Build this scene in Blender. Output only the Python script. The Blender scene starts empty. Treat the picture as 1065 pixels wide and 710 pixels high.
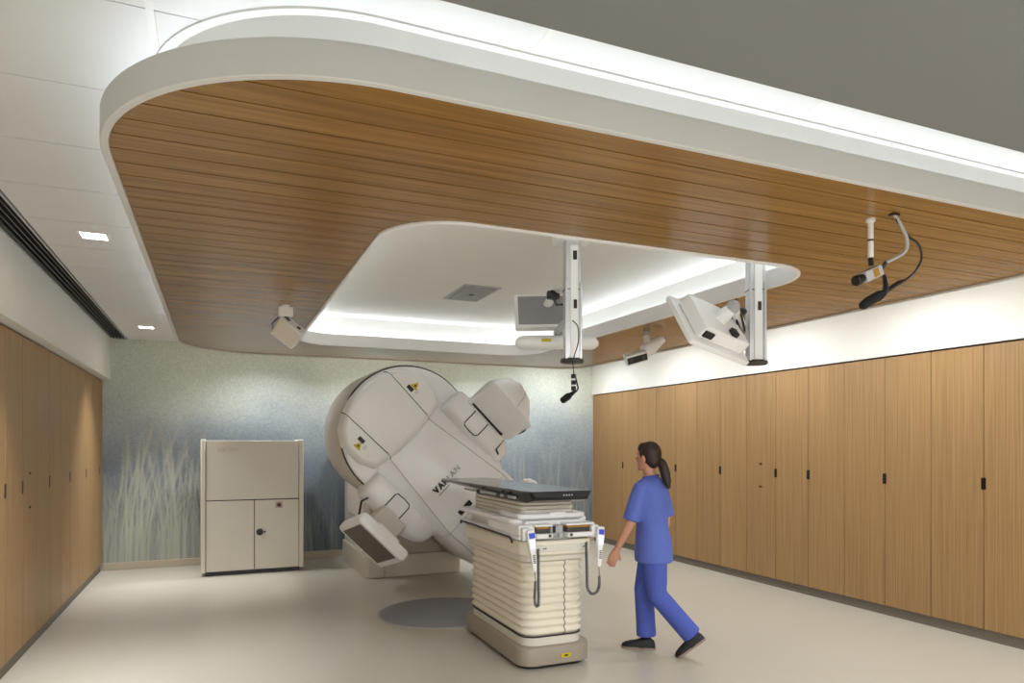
import bpy, bmesh, math, random
from mathutils import Vector, Matrix
random.seed(7)
SC = bpy.context.scene; COL = SC.collection
PI = math.pi
# ------------------------------------------------------------------ camera, world, exposure
A = math.atan(306.5/720.0)
cam_d = bpy.data.cameras.new('camera'); cam = bpy.data.objects.new('camera', cam_d); COL.objects.link(cam)
cam.location = (0, 0, 1.65); cam.rotation_euler = (PI/2, 0, -A)
cam_d.sensor_width = 36; cam_d.lens = 720/1065*36; cam_d.shift_y = (462-355)/1065; cam_d.clip_start = .02
SC.camera = cam
W = bpy.data.worlds.new('world'); SC.world = W; W.use_nodes = True
W.node_tree.nodes['Background'].inputs[0].default_value = (.6, .65, .7, 1); W.node_tree.nodes['Background'].inputs[1].default_value = .05
SC.view_settings.view_transform = 'Standard'; SC.view_settings.look = 'None'
SC.view_settings.gamma = 1; SC.view_settings.use_curve_mapping = False
SC.view_settings.exposure = 0.34
COVE_OUT, COVE_IN, DOWN, FRONT_FILL = .98, 1.6, 17.0, 36.0      # watts per metre / per lamp
WARM = (.955, .98, 1.0); COOL = (.84, .92, 1.0)

def area(name, loc, sx, sy, watts, up=False, color=WARM, spread=PI, rotz=0):
    d = bpy.data.lights.new(name, 'AREA'); d.shape = 'RECTANGLE'; d.size = sx; d.size_y = sy
    d.energy = watts; d.color = color; d.spread = spread
    o = bpy.data.objects.new(name, d); COL.objects.link(o); o.location = loc
    o.rotation_euler = (PI if up else 0, 0, rotz)
    return o

# main dimensions
XL, XR, YB, YF = -1.38, 5.94, 10.41, -2.2
ZC = 3.04                       # tile ceiling
ZW = 2.745                      # underside of the wood canopy
CX0, CX1, CY0, CY1 = -.395, 4.81, 2.07, 8.90          # canopy outline
HX0, HX1, HY0, HY1 = .79, 3.52, 3.25, 7.75            # opening in the canopy

# ------------------------------------------------------------------ materials
def srgb(r, g, b):
    f = lambda c: c/12.92 if c <= .04045 else ((c+.055)/1.055)**2.4
    return (f(r/255), f(g/255), f(b/255), 1)
MATS = {}
def mat(name, col, rough=.5, metal=0, bump=0, bscale=80, emit=0, coat=0, spec=.5, var=0, vscale=4):
    if name in MATS: return MATS[name]
    m = bpy.data.materials.new(name); m.use_nodes = True; nt = m.node_tree; b = nt.nodes['Principled BSDF']
    b.inputs['Base Color'].default_value = col; b.inputs['Roughness'].default_value = rough
    b.inputs['Metallic'].default_value = metal; b.inputs['Specular IOR Level'].default_value = spec
    b.inputs['Coat Weight'].default_value = coat; b.inputs['Coat Roughness'].default_value = .15
    if emit:
        b.inputs['Emission Color'].default_value = col; b.inputs['Emission Strength'].default_value = emit
    tc = nt.nodes.new('ShaderNodeTexCoord')
    n = nt.nodes.new('ShaderNodeTexNoise'); n.inputs['Scale'].default_value = vscale; n.inputs['Detail'].default_value = 4
    nt.links.new(tc.outputs['Object'], n.inputs['Vector'])
    mx = nt.nodes.new('ShaderNodeMix'); mx.data_type = 'RGBA'
    v = var if var else .03
    mx.inputs[6].default_value = tuple(c*(1-v) for c in col[:3])+(1,); mx.inputs[7].default_value = tuple(min(1, c*(1+v)) for c in col[:3])+(1,)
    nt.links.new(n.outputs['Fac'], mx.inputs[0]); nt.links.new(mx.outputs[2], b.inputs['Base Color'])
    if bump:
        n2 = nt.nodes.new('ShaderNodeTexNoise'); n2.inputs['Scale'].default_value = bscale; n2.inputs['Detail'].default_value = 3
        nt.links.new(tc.outputs['Object'], n2.inputs['Vector'])
        bp = nt.nodes.new('ShaderNodeBump'); bp.inputs['Strength'].default_value = bump; bp.inputs['Distance'].default_value = .002
        nt.links.new(n2.outputs['Fac'], bp.inputs['Height']); nt.links.new(bp.outputs['Normal'], b.inputs['Normal'])
    MATS[name] = m; return m

def wood(name, c_dark, c_mid, c_light, axis, rough=.42, rand=.25, spec=.4, fine=1.0):
    """long-grain veneer; axis = index of the grain direction"""
    m = bpy.data.materials.new(name); m.use_nodes = True; nt = m.node_tree; L = nt.links; b = nt.nodes['Principled BSDF']
    tc = nt.nodes.new('ShaderNodeTexCoord'); oi = nt.nodes.new('ShaderNodeObjectInfo')
    cmb = nt.nodes.new('ShaderNodeMath'); cmb.operation = 'MULTIPLY'; cmb.inputs[1].default_value = 37.0
    L.new(oi.outputs['Random'], cmb.inputs[0])
    add = nt.nodes.new('ShaderNodeVectorMath'); add.operation = 'ADD'
    L.new(tc.outputs['Object'], add.inputs[0]); L.new(cmb.outputs[0], add.inputs[1])
    def layer(across, along, detail):
        mp = nt.nodes.new('ShaderNodeMapping'); s = [across]*3; s[axis] = along
        mp.inputs['Scale'].default_value = s; L.new(add.outputs[0], mp.inputs['Vector'])
        n = nt.nodes.new('ShaderNodeTexNoise'); n.inputs['Scale'].default_value = 1; n.inputs['Detail'].default_value = detail
        L.new(mp.outputs[0], n.inputs['Vector']); return n
    n1 = layer(55*fine, .9, 3); n2 = layer(200*fine, 2.0, 2); n3 = layer(9, .35, 2)
    a1 = nt.nodes.new('ShaderNodeMath'); a1.operation = 'MULTIPLY_ADD'; a1.inputs[1].default_value = .5
    L.new(n2.outputs['Fac'], a1.inputs[0])
    h = nt.nodes.new('ShaderNodeMath'); h.operation = 'MULTIPLY'; h.inputs[1].default_value = .5; L.new(n1.outputs['Fac'], h.inputs[0]); L.new(h.outputs[0], a1.inputs[2])
    r = nt.nodes.new('ShaderNodeValToRGB'); L.new(a1.outputs[0], r.inputs['Fac'])
    r.color_ramp.elements[0].position = .36; r.color_ramp.elements[0].color = c_dark
    r.color_ramp.elements[1].position = .64; r.color_ramp.elements[1].color = c_light
    e = r.color_ramp.elements.new(.5); e.color = c_mid
    hsv = nt.nodes.new('ShaderNodeHueSaturation'); L.new(r.outputs['Color'], hsv.inputs['Color'])
    mr = nt.nodes.new('ShaderNodeMapRange'); mr.inputs['To Min'].default_value = 1-rand; mr.inputs['To Max'].default_value = 1+rand
    av = nt.nodes.new('ShaderNodeMath'); av.operation = 'MULTIPLY_ADD'; av.inputs[1].default_value = .5
    hh = nt.nodes.new('ShaderNodeMath'); hh.operation = 'MULTIPLY'; hh.inputs[1].default_value = .5
    L.new(n3.outputs['Fac'], hh.inputs[0]); L.new(oi.outputs['Random'], av.inputs[0]); L.new(hh.outputs[0], av.inputs[2])
    L.new(av.outputs[0], mr.inputs['Value']); L.new(mr.outputs[0], hsv.inputs['Value']); L.new(hsv.outputs['Color'], b.inputs['Base Color'])
    b.inputs['Roughness'].default_value = rough; b.inputs['Specular IOR Level'].default_value = spec
    bp = nt.nodes.new('ShaderNodeBump'); bp.inputs['Strength'].default_value = .12; bp.inputs['Distance'].default_value = .001
    L.new(n2.outputs['Fac'], bp.inputs['Height']); L.new(bp.outputs['Normal'], b.inputs['Normal'])
    MATS[name] = m; return m

M_WHITE = mat('white_paint', srgb(226, 224, 218), .6, bump=.05)
M_TILE = mat('ceiling_tile_white', srgb(222, 221, 218), .9, bump=.35, bscale=260)
M_GREY = mat('grey_soffit_paint', srgb(128, 128, 127), .8, bump=.05)
M_FASCIA = mat('fascia_paint', srgb(214, 213, 210), .55)
M_WALL = mat('cream_wall_paint', srgb(236, 233, 227), .7, bump=.05)
M_PLANK = wood('canopy_planks', srgb(124, 87, 37), srgb(142, 102, 45), srgb(158, 117, 55), 0, rough=.25, rand=.1, spec=.5, fine=.7)
M_OAK = wood('oak_veneer', srgb(141, 109, 70), srgb(160, 126, 83), srgb(175, 141, 97), 2, rough=.45, rand=.07, fine=2.2)
M_DARKGAP = mat('dark_gap', srgb(40, 30, 22), .9)
M_KICK = mat('toe_kick', srgb(112, 104, 92), .5)
M_BASE = mat('baseboard_vinyl', srgb(190, 178, 158), .5)
M_HANDLE = mat('bronze_pull', srgb(46, 36, 30), .35, metal=.6)
M_SHELL = mat('machine_white', srgb(243, 242, 242), .32, coat=.2)
M_GREIGE = mat('machine_greige', srgb(206, 199, 189), .4)
M_BEIGE = mat('machine_beige', srgb(224, 218, 206), .4)
M_BELLOW = mat('bellows_cream', srgb(238, 230, 212), .5)
M_TAUPE = mat('couch_taupe', srgb(158, 147, 133), .4)
M_BLACK = mat('black_plastic', srgb(18, 18, 19), .35)
M_RUBBER = mat('black_foam', srgb(14, 14, 15), .9, bump=.5, bscale=400)
M_CARBON = mat('carbon_fibre', srgb(14, 15, 17), .14, coat=.15)
M_DKGREY = mat('dark_grey', srgb(62, 60, 58), .5)
M_PANEL = mat('imager_panel', srgb(104, 94, 84), .45)
M_ALU = mat('aluminium', srgb(205, 206, 208), .32, metal=.7)
M_YEL = mat('warning_yellow', srgb(206, 188, 28), .5)
M_AMBER = mat('amber_strip', srgb(170, 120, 30), .5)
M_SEAM = mat('seam_grey', srgb(150, 146, 142), .6)
M_LCDGREY = mat('monitor_back_grey', srgb(176, 176, 178), .5)
M_LENS = mat('lamp_lens', srgb(255, 250, 240), .5, emit=9)
M_SCREEN = mat('handset_screen', srgb(40, 60, 160), .3, emit=.6)
M_KEY = mat('handset_key', srgb(205, 225, 255), .4, emit=.9)
M_CORD = mat('grey_cord', srgb(96, 97, 97), .5)
M_DISC = mat('floor_disc', srgb(138, 138, 142), .45, bump=.1)
M_SCRUB = mat('blue_scrubs', srgb(92, 110, 192), .85, bump=.3, bscale=35, var=.1, vscale=7)
M_SCRUB2 = mat('blue_scrub_trousers', srgb(76, 92, 178), .85, bump=.3, bscale=35, var=.12, vscale=7)
M_SKIN = mat('skin', srgb(205, 150, 122), .55)
M_HAIR = mat('dark_brown_hair', srgb(46, 30, 24), .5, bump=.6, bscale=120, var=.3, vscale=30)
M_SHOE = mat('black_shoe', srgb(20, 20, 26), .6)
M_SOLE = mat('shoe_sole', srgb(150, 130, 118), .7)
M_SLOT = mat('slot_dark', srgb(52, 50, 48), .7)

def floor_mat():
    m = bpy.data.materials.new('poured_floor'); m.use_nodes = True; nt = m.node_tree; L = nt.links; b = nt.nodes['Principled BSDF']
    tc = nt.nodes.new('ShaderNodeTexCoord')
    n = nt.nodes.new('ShaderNodeTexNoise'); n.inputs['Scale'].default_value = .8; n.inputs['Detail'].default_value = 2
    n2 = nt.nodes.new('ShaderNodeTexNoise'); n2.inputs['Scale'].default_value = 90
    L.new(tc.outputs['Object'], n.inputs['Vector']); L.new(tc.outputs['Object'], n2.inputs['Vector'])
    r = nt.nodes.new('ShaderNodeValToRGB'); r.color_ramp.elements[0].position = .1; r.color_ramp.elements[0].color = srgb(193, 187, 173)
    r.color_ramp.elements[1].position = .9; r.color_ramp.elements[1].color = srgb(201, 196, 183)
    L.new(n.outputs['Fac'], r.inputs['Fac']); L.new(r.outputs['Color'], b.inputs['Base Color'])
    b.inputs['Roughness'].default_value = .28
    b.inputs['Specular IOR Level'].default_value = .5
    return m

def mural_mat():
    m = bpy.data.materials.new('mural_print'); m.use_nodes = True; nt = m.node_tree; L = nt.links; b = nt.nodes['Principled BSDF']
    N = nt.nodes.new
    tc = N('ShaderNodeTexCoord'); sep = N('ShaderNodeSeparateXYZ'); L.new(tc.outputs['Object'], sep.inputs[0])
    # wandering height: z + noise
    nb = N('ShaderNodeTexNoise'); nb.inputs['Scale'].default_value = .75; nb.inputs['Detail'].default_value = 5; L.new(tc.outputs['Object'], nb.inputs['Vector'])
    ms = N('ShaderNodeMapping'); ms.inputs['Scale'].default_value = (9, 9, 13); L.new(tc.outputs['Object'], ms.inputs['Vector'])
    ns = N('ShaderNodeTexNoise'); ns.inputs['Scale'].default_value = 2.2; ns.inputs['Detail'].default_value = 6; ns.inputs['Roughness'].default_value = .75; L.new(ms.outputs[0], ns.inputs['Vector'])
    def ma(op, a, bb, c=None):
        n = N('ShaderNodeMath'); n.operation = op
        for i, v in enumerate((a, bb, c)):
            if v is None: continue
            if isinstance(v, (int, float)): n.inputs[i].default_value = v
            else: L.new(v, n.inputs[i])
        return n.outputs[0]
    h = ma('MULTIPLY_ADD', ma('SUBTRACT', nb.outputs['Fac'], .5), 1.5, sep.outputs['Z'])
    h = ma('MULTIPLY_ADD', ma('SUBTRACT', ns.outputs['Fac'], .5), .55, h)
    t = ma('DIVIDE', h, 3.0)
    r = N('ShaderNodeValToRGB'); L.new(t, r.inputs['Fac']); cr = r.color_ramp
    cr.elements[0].position = .06; cr.elements[0].color = srgb(96, 108, 118)
    cr.elements[1].position = .96; cr.elements[1].color = srgb(212, 215, 202)
    for p, c in ((.25, (104, 115, 126)), (.45, (128, 139, 150)), (.60, (160, 171, 176)), (.74, (194, 202, 196)), (.88, (208, 213, 202))):
        e = cr.elements.new(p); e.color = srgb(*c)
    # fine speckle like brush stipple
    nf = N('ShaderNodeTexNoise'); nf.inputs['Scale'].default_value = 45; nf.inputs['Detail'].default_value = 3; L.new(tc.outputs['Object'], nf.inputs['Vector'])
    hsv = N('ShaderNodeHueSaturation'); L.new(r.outputs['Color'], hsv.inputs['Color'])
    mv = N('ShaderNodeMapRange'); mv.inputs['From Min'].default_value = .3; mv.inputs['From Max'].default_value = .7; mv.inputs['To Min'].default_value = .88; mv.inputs['To Max'].default_value = 1.12
    L.new(nf.outputs['Fac'], mv.inputs['Value']); L.new(mv.outputs[0], hsv.inputs['Value'])
    # vertical streaks low down (reed bed)
    mk = N('ShaderNodeMapping'); mk.inputs['Scale'].default_value = (26, 1, 1.6); L.new(tc.outputs['Object'], mk.inputs['Vector'])
    nk = N('ShaderNodeTexNoise'); nk.inputs['Scale'].default_value = 1; nk.inputs['Detail'].default_value = 4; L.new(mk.outputs[0], nk.inputs['Vector'])
    rk = N('ShaderNodeMapRange'); rk.inputs['From Min'].default_value = .5; rk.inputs['From Max'].default_value = .72; L.new(nk.outputs['Fac'], rk.inputs['Value'])
    lo = N('ShaderNodeMapRange'); lo.inputs['From Min'].default_value = 1.35; lo.inputs['From Max'].default_value = .35; L.new(h, lo.inputs['Value'])
    mx = N('ShaderNodeMix'); mx.data_type = 'RGBA'; L.new(ma('MULTIPLY', ma('MULTIPLY', rk.outputs[0], lo.outputs[0]), .55), mx.inputs[0])
    L.new(hsv.outputs['Color'], mx.inputs[6]); mx.inputs[7].default_value = srgb(164, 164, 146)
    at = N('ShaderNodeAttribute'); at.attribute_name = 'reed_mask'; at2 = N('ShaderNodeAttribute'); at2.attribute_name = 'reed_tone'
    rc = N('ShaderNodeValToRGB'); rc.color_ramp.elements[0].color = srgb(112, 124, 130); rc.color_ramp.elements[1].color = srgb(200, 200, 182); L.new(at2.outputs['Fac'], rc.inputs['Fac'])
    m3 = N('ShaderNodeMix'); m3.data_type = 'RGBA'; L.new(ma('MULTIPLY', at.outputs['Fac'], .8), m3.inputs[0]); L.new(mx.outputs[2], m3.inputs[6]); L.new(rc.outputs['Color'], m3.inputs[7])
    L.new(m3.outputs[2], b.inputs['Base Color']); b.inputs['Roughness'].default_value = .65
    return m

# ------------------------------------------------------------------ mesh helpers
class G:
    """collects verts / faces"""
    def __init__(s, T=None): s.v = []; s.f = []; s.T = T or Matrix.Identity(4)
    def add(s, vs, fs):
        n = len(s.v); s.v += [s.T @ Vector(p) for p in vs]; s.f += [tuple(i+n for i in f) for f in fs]; return s
    def box(s, x0, x1, y0, y1, z0, z1):
        return s.add([(x0,y0,z0),(x1,y0,z0),(x1,y1,z0),(x0,y1,z0),(x0,y0,z1),(x1,y0,z1),(x1,y1,z1),(x0,y1,z1)],
                     [(0,3,2,1),(4,5,6,7),(0,1,5,4),(1,2,6,5),(2,3,7,6),(3,0,4,7)])
    def loft(s, rings, cap0=True, cap1=True, closed=False):
        n = len(rings[0]); vs = [p for r in rings for p in r]; fs = []
        for k in range(len(rings)-1+(1 if closed else 0)):
            a = k*n; b = ((k+1) % len(rings))*n
            for i in range(n): j = (i+1) % n; fs.append((a+i, a+j, b+j, b+i))
        if not closed:
            if cap0: fs.append(tuple(range(n-1, -1, -1)))
            if cap1: fs.append(tuple(range((len(rings)-1)*n, len(rings)*n)))
        return s.add(vs, fs)
    def prism(s, poly, z0, z1): return s.loft([[(x, y, z0) for x, y in poly], [(x, y, z1) for x, y in poly]])
    def sweep(s, path, rad, n=8, side=None, cap=True):
        """tube; rad = number / list of numbers / list of (a,b)"""
        P = [Vector(p) for p in path]; m = len(P)
        if isinstance(rad, (int, float)): rad = [rad]*m
        rings = []; prev = None
        for i in range(m):
            t = (P[min(i+1, m-1)]-P[max(i-1, 0)]).normalized()
            ref = Vector(side) if side is not None else (prev if prev is not None else (Vector((0,0,1)) if abs(t.z) < .9 else Vector((1,0,0))))
            a = (ref - t*ref.dot(t)).normalized(); b = t.cross(a); prev = a
            ra, rb = rad[i] if isinstance(rad[i], (tuple, list)) else (rad[i], rad[i])
            rings.append([P[i]+a*ra*math.cos(2*PI*k/n)+b*rb*math.sin(2*PI*k/n) for k in range(n)])
        return s.loft(rings, cap, cap)
    def ell(s, c, r, n=14, m=9, M=None):
        c = Vector(c); rings = []
        for i in range(1, m):
            th = PI*i/m
            rings.append([Vector((r[0]*math.sin(th)*math.cos(2*PI*k/n), r[1]*math.sin(th)*math.sin(2*PI*k/n), -r[2]*math.cos(th))) for k in range(n)])
        if M: rings = [[M @ p for p in q] for q in rings]
        return s.loft([[c+p for p in q] for q in rings])
    def cyl(s, p0, p1, r, n=16, r1=None): return s.sweep([p0, p1], [r, r if r1 is None else r1], n)
    def obj(s, name, m, parent=None, bevel=0, seg=2, smooth=True, ang=35):
        me = bpy.data.meshes.new(name); me.from_pydata([tuple(p) for p in s.v], [], s.f); me.update()
        return link(name, me, m, parent, bevel, seg, smooth, ang)

def link(name, me, m, parent=None, bevel=0, seg=2, smooth=True, ang=35):
    bm = bmesh.new(); bm.from_mesh(me); bmesh.ops.recalc_face_normals(bm, faces=bm.faces); bm.to_mesh(me); bm.free()
    if smooth:
        me.polygons.foreach_set('use_smooth', [True]*len(me.polygons)); me.set_sharp_from_angle(angle=math.radians(ang))
    if m: me.materials.append(m)
    o = bpy.data.objects.new(name, me); COL.objects.link(o)
    if bevel:
        b = o.modifiers.new('bevel', 'BEVEL'); b.width = bevel; b.segments = seg; b.limit_method = 'ANGLE'; b.angle_limit = math.radians(38)
    if parent: child(o, parent)
    return o
def world(o):
    return o.matrix_basis.copy() if o.parent is None else world(o.parent) @ o.matrix_parent_inverse @ o.matrix_basis
def child(o, parent):
    o.parent = parent; o.matrix_parent_inverse = world(parent).inverted()
def tag(o, label, cat, group=None):
    o['label'] = label; o['category'] = cat
    if group: o['group'] = group
    return o
def thing(name, label, cat, loc, group=None):
    o = bpy.data.objects.new(name, None); COL.objects.link(o); o.location = loc; o.empty_display_size = .1
    return tag(o, label, cat, group)
def struct(o): o['kind'] = 'structure'; return o
def text_mesh(txt, size, T, name, m, parent, depth=.0015, bold=0):
    c = bpy.data.curves.new('lettering', 'FONT'); c.body = txt; c.size = size; c.extrude = depth; c.offset = bold; c.align_x = 'LEFT'
    o = bpy.data.objects.new('lettering', c); COL.objects.link(o)
    dg = bpy.context.evaluated_depsgraph_get(); me = bpy.data.meshes.new_from_object(o.evaluated_get(dg))
    bpy.data.objects.remove(o); me.transform(T); me.materials.clear()
    return link(name, me, m, parent, smooth=False)

def rrect(x0, x1, y0, y1, r, n=10):
    """rounded rectangle, ccw; r = single radius or (x0y0, x1y0, x1y1, x0y1)"""
    if isinstance(r, (int, float)): r = (r,)*4
    cs = [(x0+r[0], y0+r[0], PI, r[0]), (x1-r[1], y0+r[1], 1.5*PI, r[1]), (x1-r[2], y1-r[2], 0, r[2]), (x0+r[3], y1-r[3], .5*PI, r[3])]
    return [(cx+q*math.cos(a0+PI/2*k/n), cy+q*math.sin(a0+PI/2*k/n)) for cx, cy, a0, q in cs for k in range(n+1)]
RC = (.9, .9, .42, .9); RH = .38
def canopy(i, n=28): return rrect(CX0+i, CX1-i, CY0+i, CY1-i, tuple(max(.05, q-i) for q in RC), n)
def hole(o, n=28): return rrect(HX0-o, HX1+o, HY0-o, HY1+o, RH+o, n)
def ring_wall(outer, inner, z0, z1):
    g = G(); g.loft([[(x,y,z0) for x,y in outer], [(x,y,z1) for x,y in outer], [(x,y,z1) for x,y in inner], [(x,y,z0) for x,y in inner]], closed=True); return g

# ------------------------------------------------------------------ room shell
T = .12
struct(tag(G().box(XL-.7, XR+.7, YF-T, YB+T, -.1, 0).obj('floor', floor_mat(), smooth=False), 'glossy pale beige poured resin floor of the treatment room', 'floor'))
wl = struct(tag(G().box(XL-.65-T, XL-.65, YF, YB, 0, 3.3).obj('wall_left', M_WALL, smooth=False), 'left wall with the white bulkhead over the wood cabinets', 'wall'))
G().box(XL-.65, XL+.09, YF, YB, 2.5, 3.3).obj('bulkhead', M_WALL, wl, smooth=False)
wr = struct(tag(G().box(XR+.65, XR+.65+T, YF, YB, 0, 3.3).obj('wall_right', M_WALL, smooth=False), 'right wall with the white band above the wood cabinets', 'wall'))
G().box(XR-.02, XR+.65, YF, YB, 2.5, 3.3).obj('bulkhead', M_WALL, wr, smooth=False)
wb = struct(tag(G().box(XL-.65-T, XR+.65+T, YB, YB+T, 0, 3.3).obj('wall_back', M_WALL, smooth=False), 'back wall printed with a misty blue green reed mural', 'wall'))
struct(tag(G().box(XL-.65-T, XR+.65+T, YF-T, YF, 0, 3.3).obj('wall_front', M_WALL, smooth=False), 'plain wall on the near side of the room', 'wall'))
struct(tag(G().box(XL, XR, YB-.015, YB, 0, .1).obj('baseboard_back', M_BASE, bevel=.004), 'beige baseboard along the mural wall', 'baseboard'))
for sx, x0, x1, side in ((-1, XL-.06, XL-.02, 'left'), (1, XR+.02, XR+.06, 'right')):
    struct(tag(G().box(x0, x1, 1.5, YB-.02, 0, .09).obj('baseboard_'+side, M_KICK, smooth=False), 'grey toe kick strip under the %s hand cabinets' % side, 'baseboard'))

# mural print: one flat panel; the reeds are drawn into its print as a per-vertex mask
def mural_panel():
    import numpy as np
    NX, NZ = 640, 262; x = np.linspace(XL, XR, NX); zz = np.linspace(.1, 3.3, NZ)
    mask = np.zeros((NZ, NX)); tone = np.full((NZ, NX), .5)
    R = random.Random(5); dz = zz[1]-zz[0]; dx = x[1]-x[0]
    def blade(x0, hgt, lean, w, a, tn, plume):
        for r in range(NZ):
            t = (zz[r]-.1)/hgt
            if t >= 1: break
            ww = w*(1-t**1.6)+.002
            if plume and t > .62: ww = w*2.0*math.sin(PI*(t-.6)/.41)+.003
            xc = x0+lean*t*t*hgt+.012*math.sin(t*9+x0*40)*t
            i0 = max(0, int((xc-ww*2.5-XL)/dx)); i1 = min(NX, int((xc+ww*2.5-XL)/dx)+2)
            if i1 <= i0: continue
            c = np.clip(1.25-np.abs(x[i0:i1]-xc)/max(ww, dx*.75), 0, 1)*a*(.7+.3*R.random())
            m0 = mask[r, i0:i1]; tone[r, i0:i1] = tone[r, i0:i1]*(1-c)+tn*c; mask[r, i0:i1] = 1-(1-m0)*(1-c)
    for k in range(900):
        u = R.random()
        xx = XL+abs(R.gauss(0, .8)) if u < .62 else R.uniform(XL, XR)
        left = xx < .3
        blade(xx, R.uniform(.3, 1.0)*(1.2 if left else .85), R.gauss(0, .14), R.uniform(.004, .012), R.uniform(.25, .6)*(1 if left else .5), R.choice((.15, .5, .7, .9)), R.random() < .3)
    for k in range(46):
        xx = R.choice((-1.15, -.95, -.62, -.55, -.3, -.12))+R.gauss(0, .06)
        blade(xx, R.uniform(1.15, 2.0), R.gauss(.04, .1), R.uniform(.009, .018), R.uniform(.5, .85), R.choice((.7, .9, 1)), True)
    for k in range(60):
        blade(R.uniform(4.4, XR), R.uniform(.7, 1.7), R.gauss(0, .1), R.uniform(.006, .012), R.uniform(.15, .4), R.choice((.5, .8)), True)
    X, Z = np.meshgrid(x, zz); V = np.stack([X.ravel(), np.full(X.size, YB-.003), Z.ravel()], 1)
    idx = np.arange(NX*NZ).reshape(NZ, NX)
    F = np.stack([idx[:-1, :-1].ravel(), idx[:-1, 1:].ravel(), idx[1:, 1:].ravel(), idx[1:, :-1].ravel()], 1)
    me = bpy.data.meshes.new('mural_print'); me.from_pydata(V.tolist(), [], F.tolist())
    for nm, arr in (('reed_mask', mask), ('reed_tone', tone)):
        at = me.attributes.new(nm, 'FLOAT', 'POINT'); at.data.foreach_set('value', arr.ravel().astype('f'))
    me.materials.append(mural_mat()); o = bpy.data.objects.new('mural_print', me); COL.objects.link(o); child(o, wb)
mural_panel()

# ceiling: dark deck above, tiles, grey soffit, recess
ceil = struct(tag(G().box(XL-.7, XR+.7, YF, YB, 3.3, 3.4).obj('ceiling', M_TILE, smooth=False), 'white tiled ceiling around the wooden canopy', 'ceiling'))
ys = [1.21+.64*k for k in range(16)]; xs = [-.2+1.235*k for k in range(-1, 7)]
tile_cache = {}
for i in range(len(xs)-1):
    for j in range(len(ys)-1):
        x0, x1, y0, y1 = max(xs[i], -1.1), min(xs[i+1], XR-.02), ys[j], min(ys[j+1], YB)
        if y0 > YB-.1 or x1-x0 < .05: continue
        if x0 > CX0+.35 and x1 < CX1-.35 and y0 > CY0+.35 and y1 < CY1-.35: continue
        if y1 > HY0-.33 and y0 < HY1+.33:                     # keep clear of the canopy recess
            if x0 < HX0 < x1: x1 = HX0-.33
            elif x0 < HX1 < x1: x0 = HX1+.33
        k = (round(x1-x0, 3), round(y1-y0, 3))
        if k not in tile_cache:
            o = G().box(.012, k[0]-.012, .003, k[1]-.003, 0, .016).obj('ceiling_tile', M_TILE, bevel=.002, seg=1); tile_cache[k] = o.data
        else:
            o = bpy.data.objects.new('ceiling_tile', tile_cache[k]); COL.objects.link(o)
        o.location = (x0, y0, ZC); o.parent = ceil
G().box(-1.12, XR, YF, YB, ZC+.02, ZC+.03).obj('tile_backing', M_DARKGAP, ceil, smooth=False) if False else None
for x in xs[1:-1]:
    G().box(x-.012, x+.012, 1.64, YB, ZC-.001, ZC+.012).obj('ceiling_rail', M_WHITE, ceil, smooth=False) if not (HX0-.33 < x < HX1+.33) else G().box(x-.012, x+.012, 1.64, CY0+.3, ZC-.001, ZC+.012).obj('ceiling_rail', M_WHITE, ceil, smooth=False)
soff = G().box(XL+.09, XR-.02, YF, 1.64, ZW, 3.3).obj('soffit', M_GREY, ceil, smooth=False)

# ------------------------------------------------------------------ wooden canopy
can = thing('ceiling_canopy', 'large suspended wood plank ceiling canopy with curved white fascia and central opening', 'ceiling canopy', ((CX0+CX1)/2, (CY0+CY1)/2, ZW))
ring_wall(canopy(0), canopy(.028), ZW-.012, ZW+.102).obj('outer_fascia', M_FASCIA, can, bevel=.003, seg=1)
ring_wall(hole(.024), hole(0), ZW-.012, ZW+.115).obj('inner_fascia', M_SHELL, can, bevel=.003, seg=1)  # whiter than the outer fascia: light bounced off the floor put into its colour
ring_wall(canopy(.02), hole(.02), ZW+.022, ZW+.03).obj('cove_trough', M_WHITE, can, smooth=False)
ring_wall(canopy(.2), canopy(.23), ZW+.03, ZC+.01).obj('outer_cove_riser', M_WHITE, can)
ring_wall(canopy(.165), canopy(.2), ZC-.008, ZC+.002).obj('cove_ceiling_trim', M_WHITE, can)
ring_wall(hole(.3), hole(.27), ZW+.03, 3.12).obj('inner_cove_riser', M_WHITE, can)
G().prism(hole(.31), 3.1, 3.115).obj('recess_ceiling', M_WHITE, can, smooth=False)
ring_wall(canopy(.02), hole(.02), ZW+.014, ZW+.021).obj('backing_board', M_DARKGAP, can, smooth=False)

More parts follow.
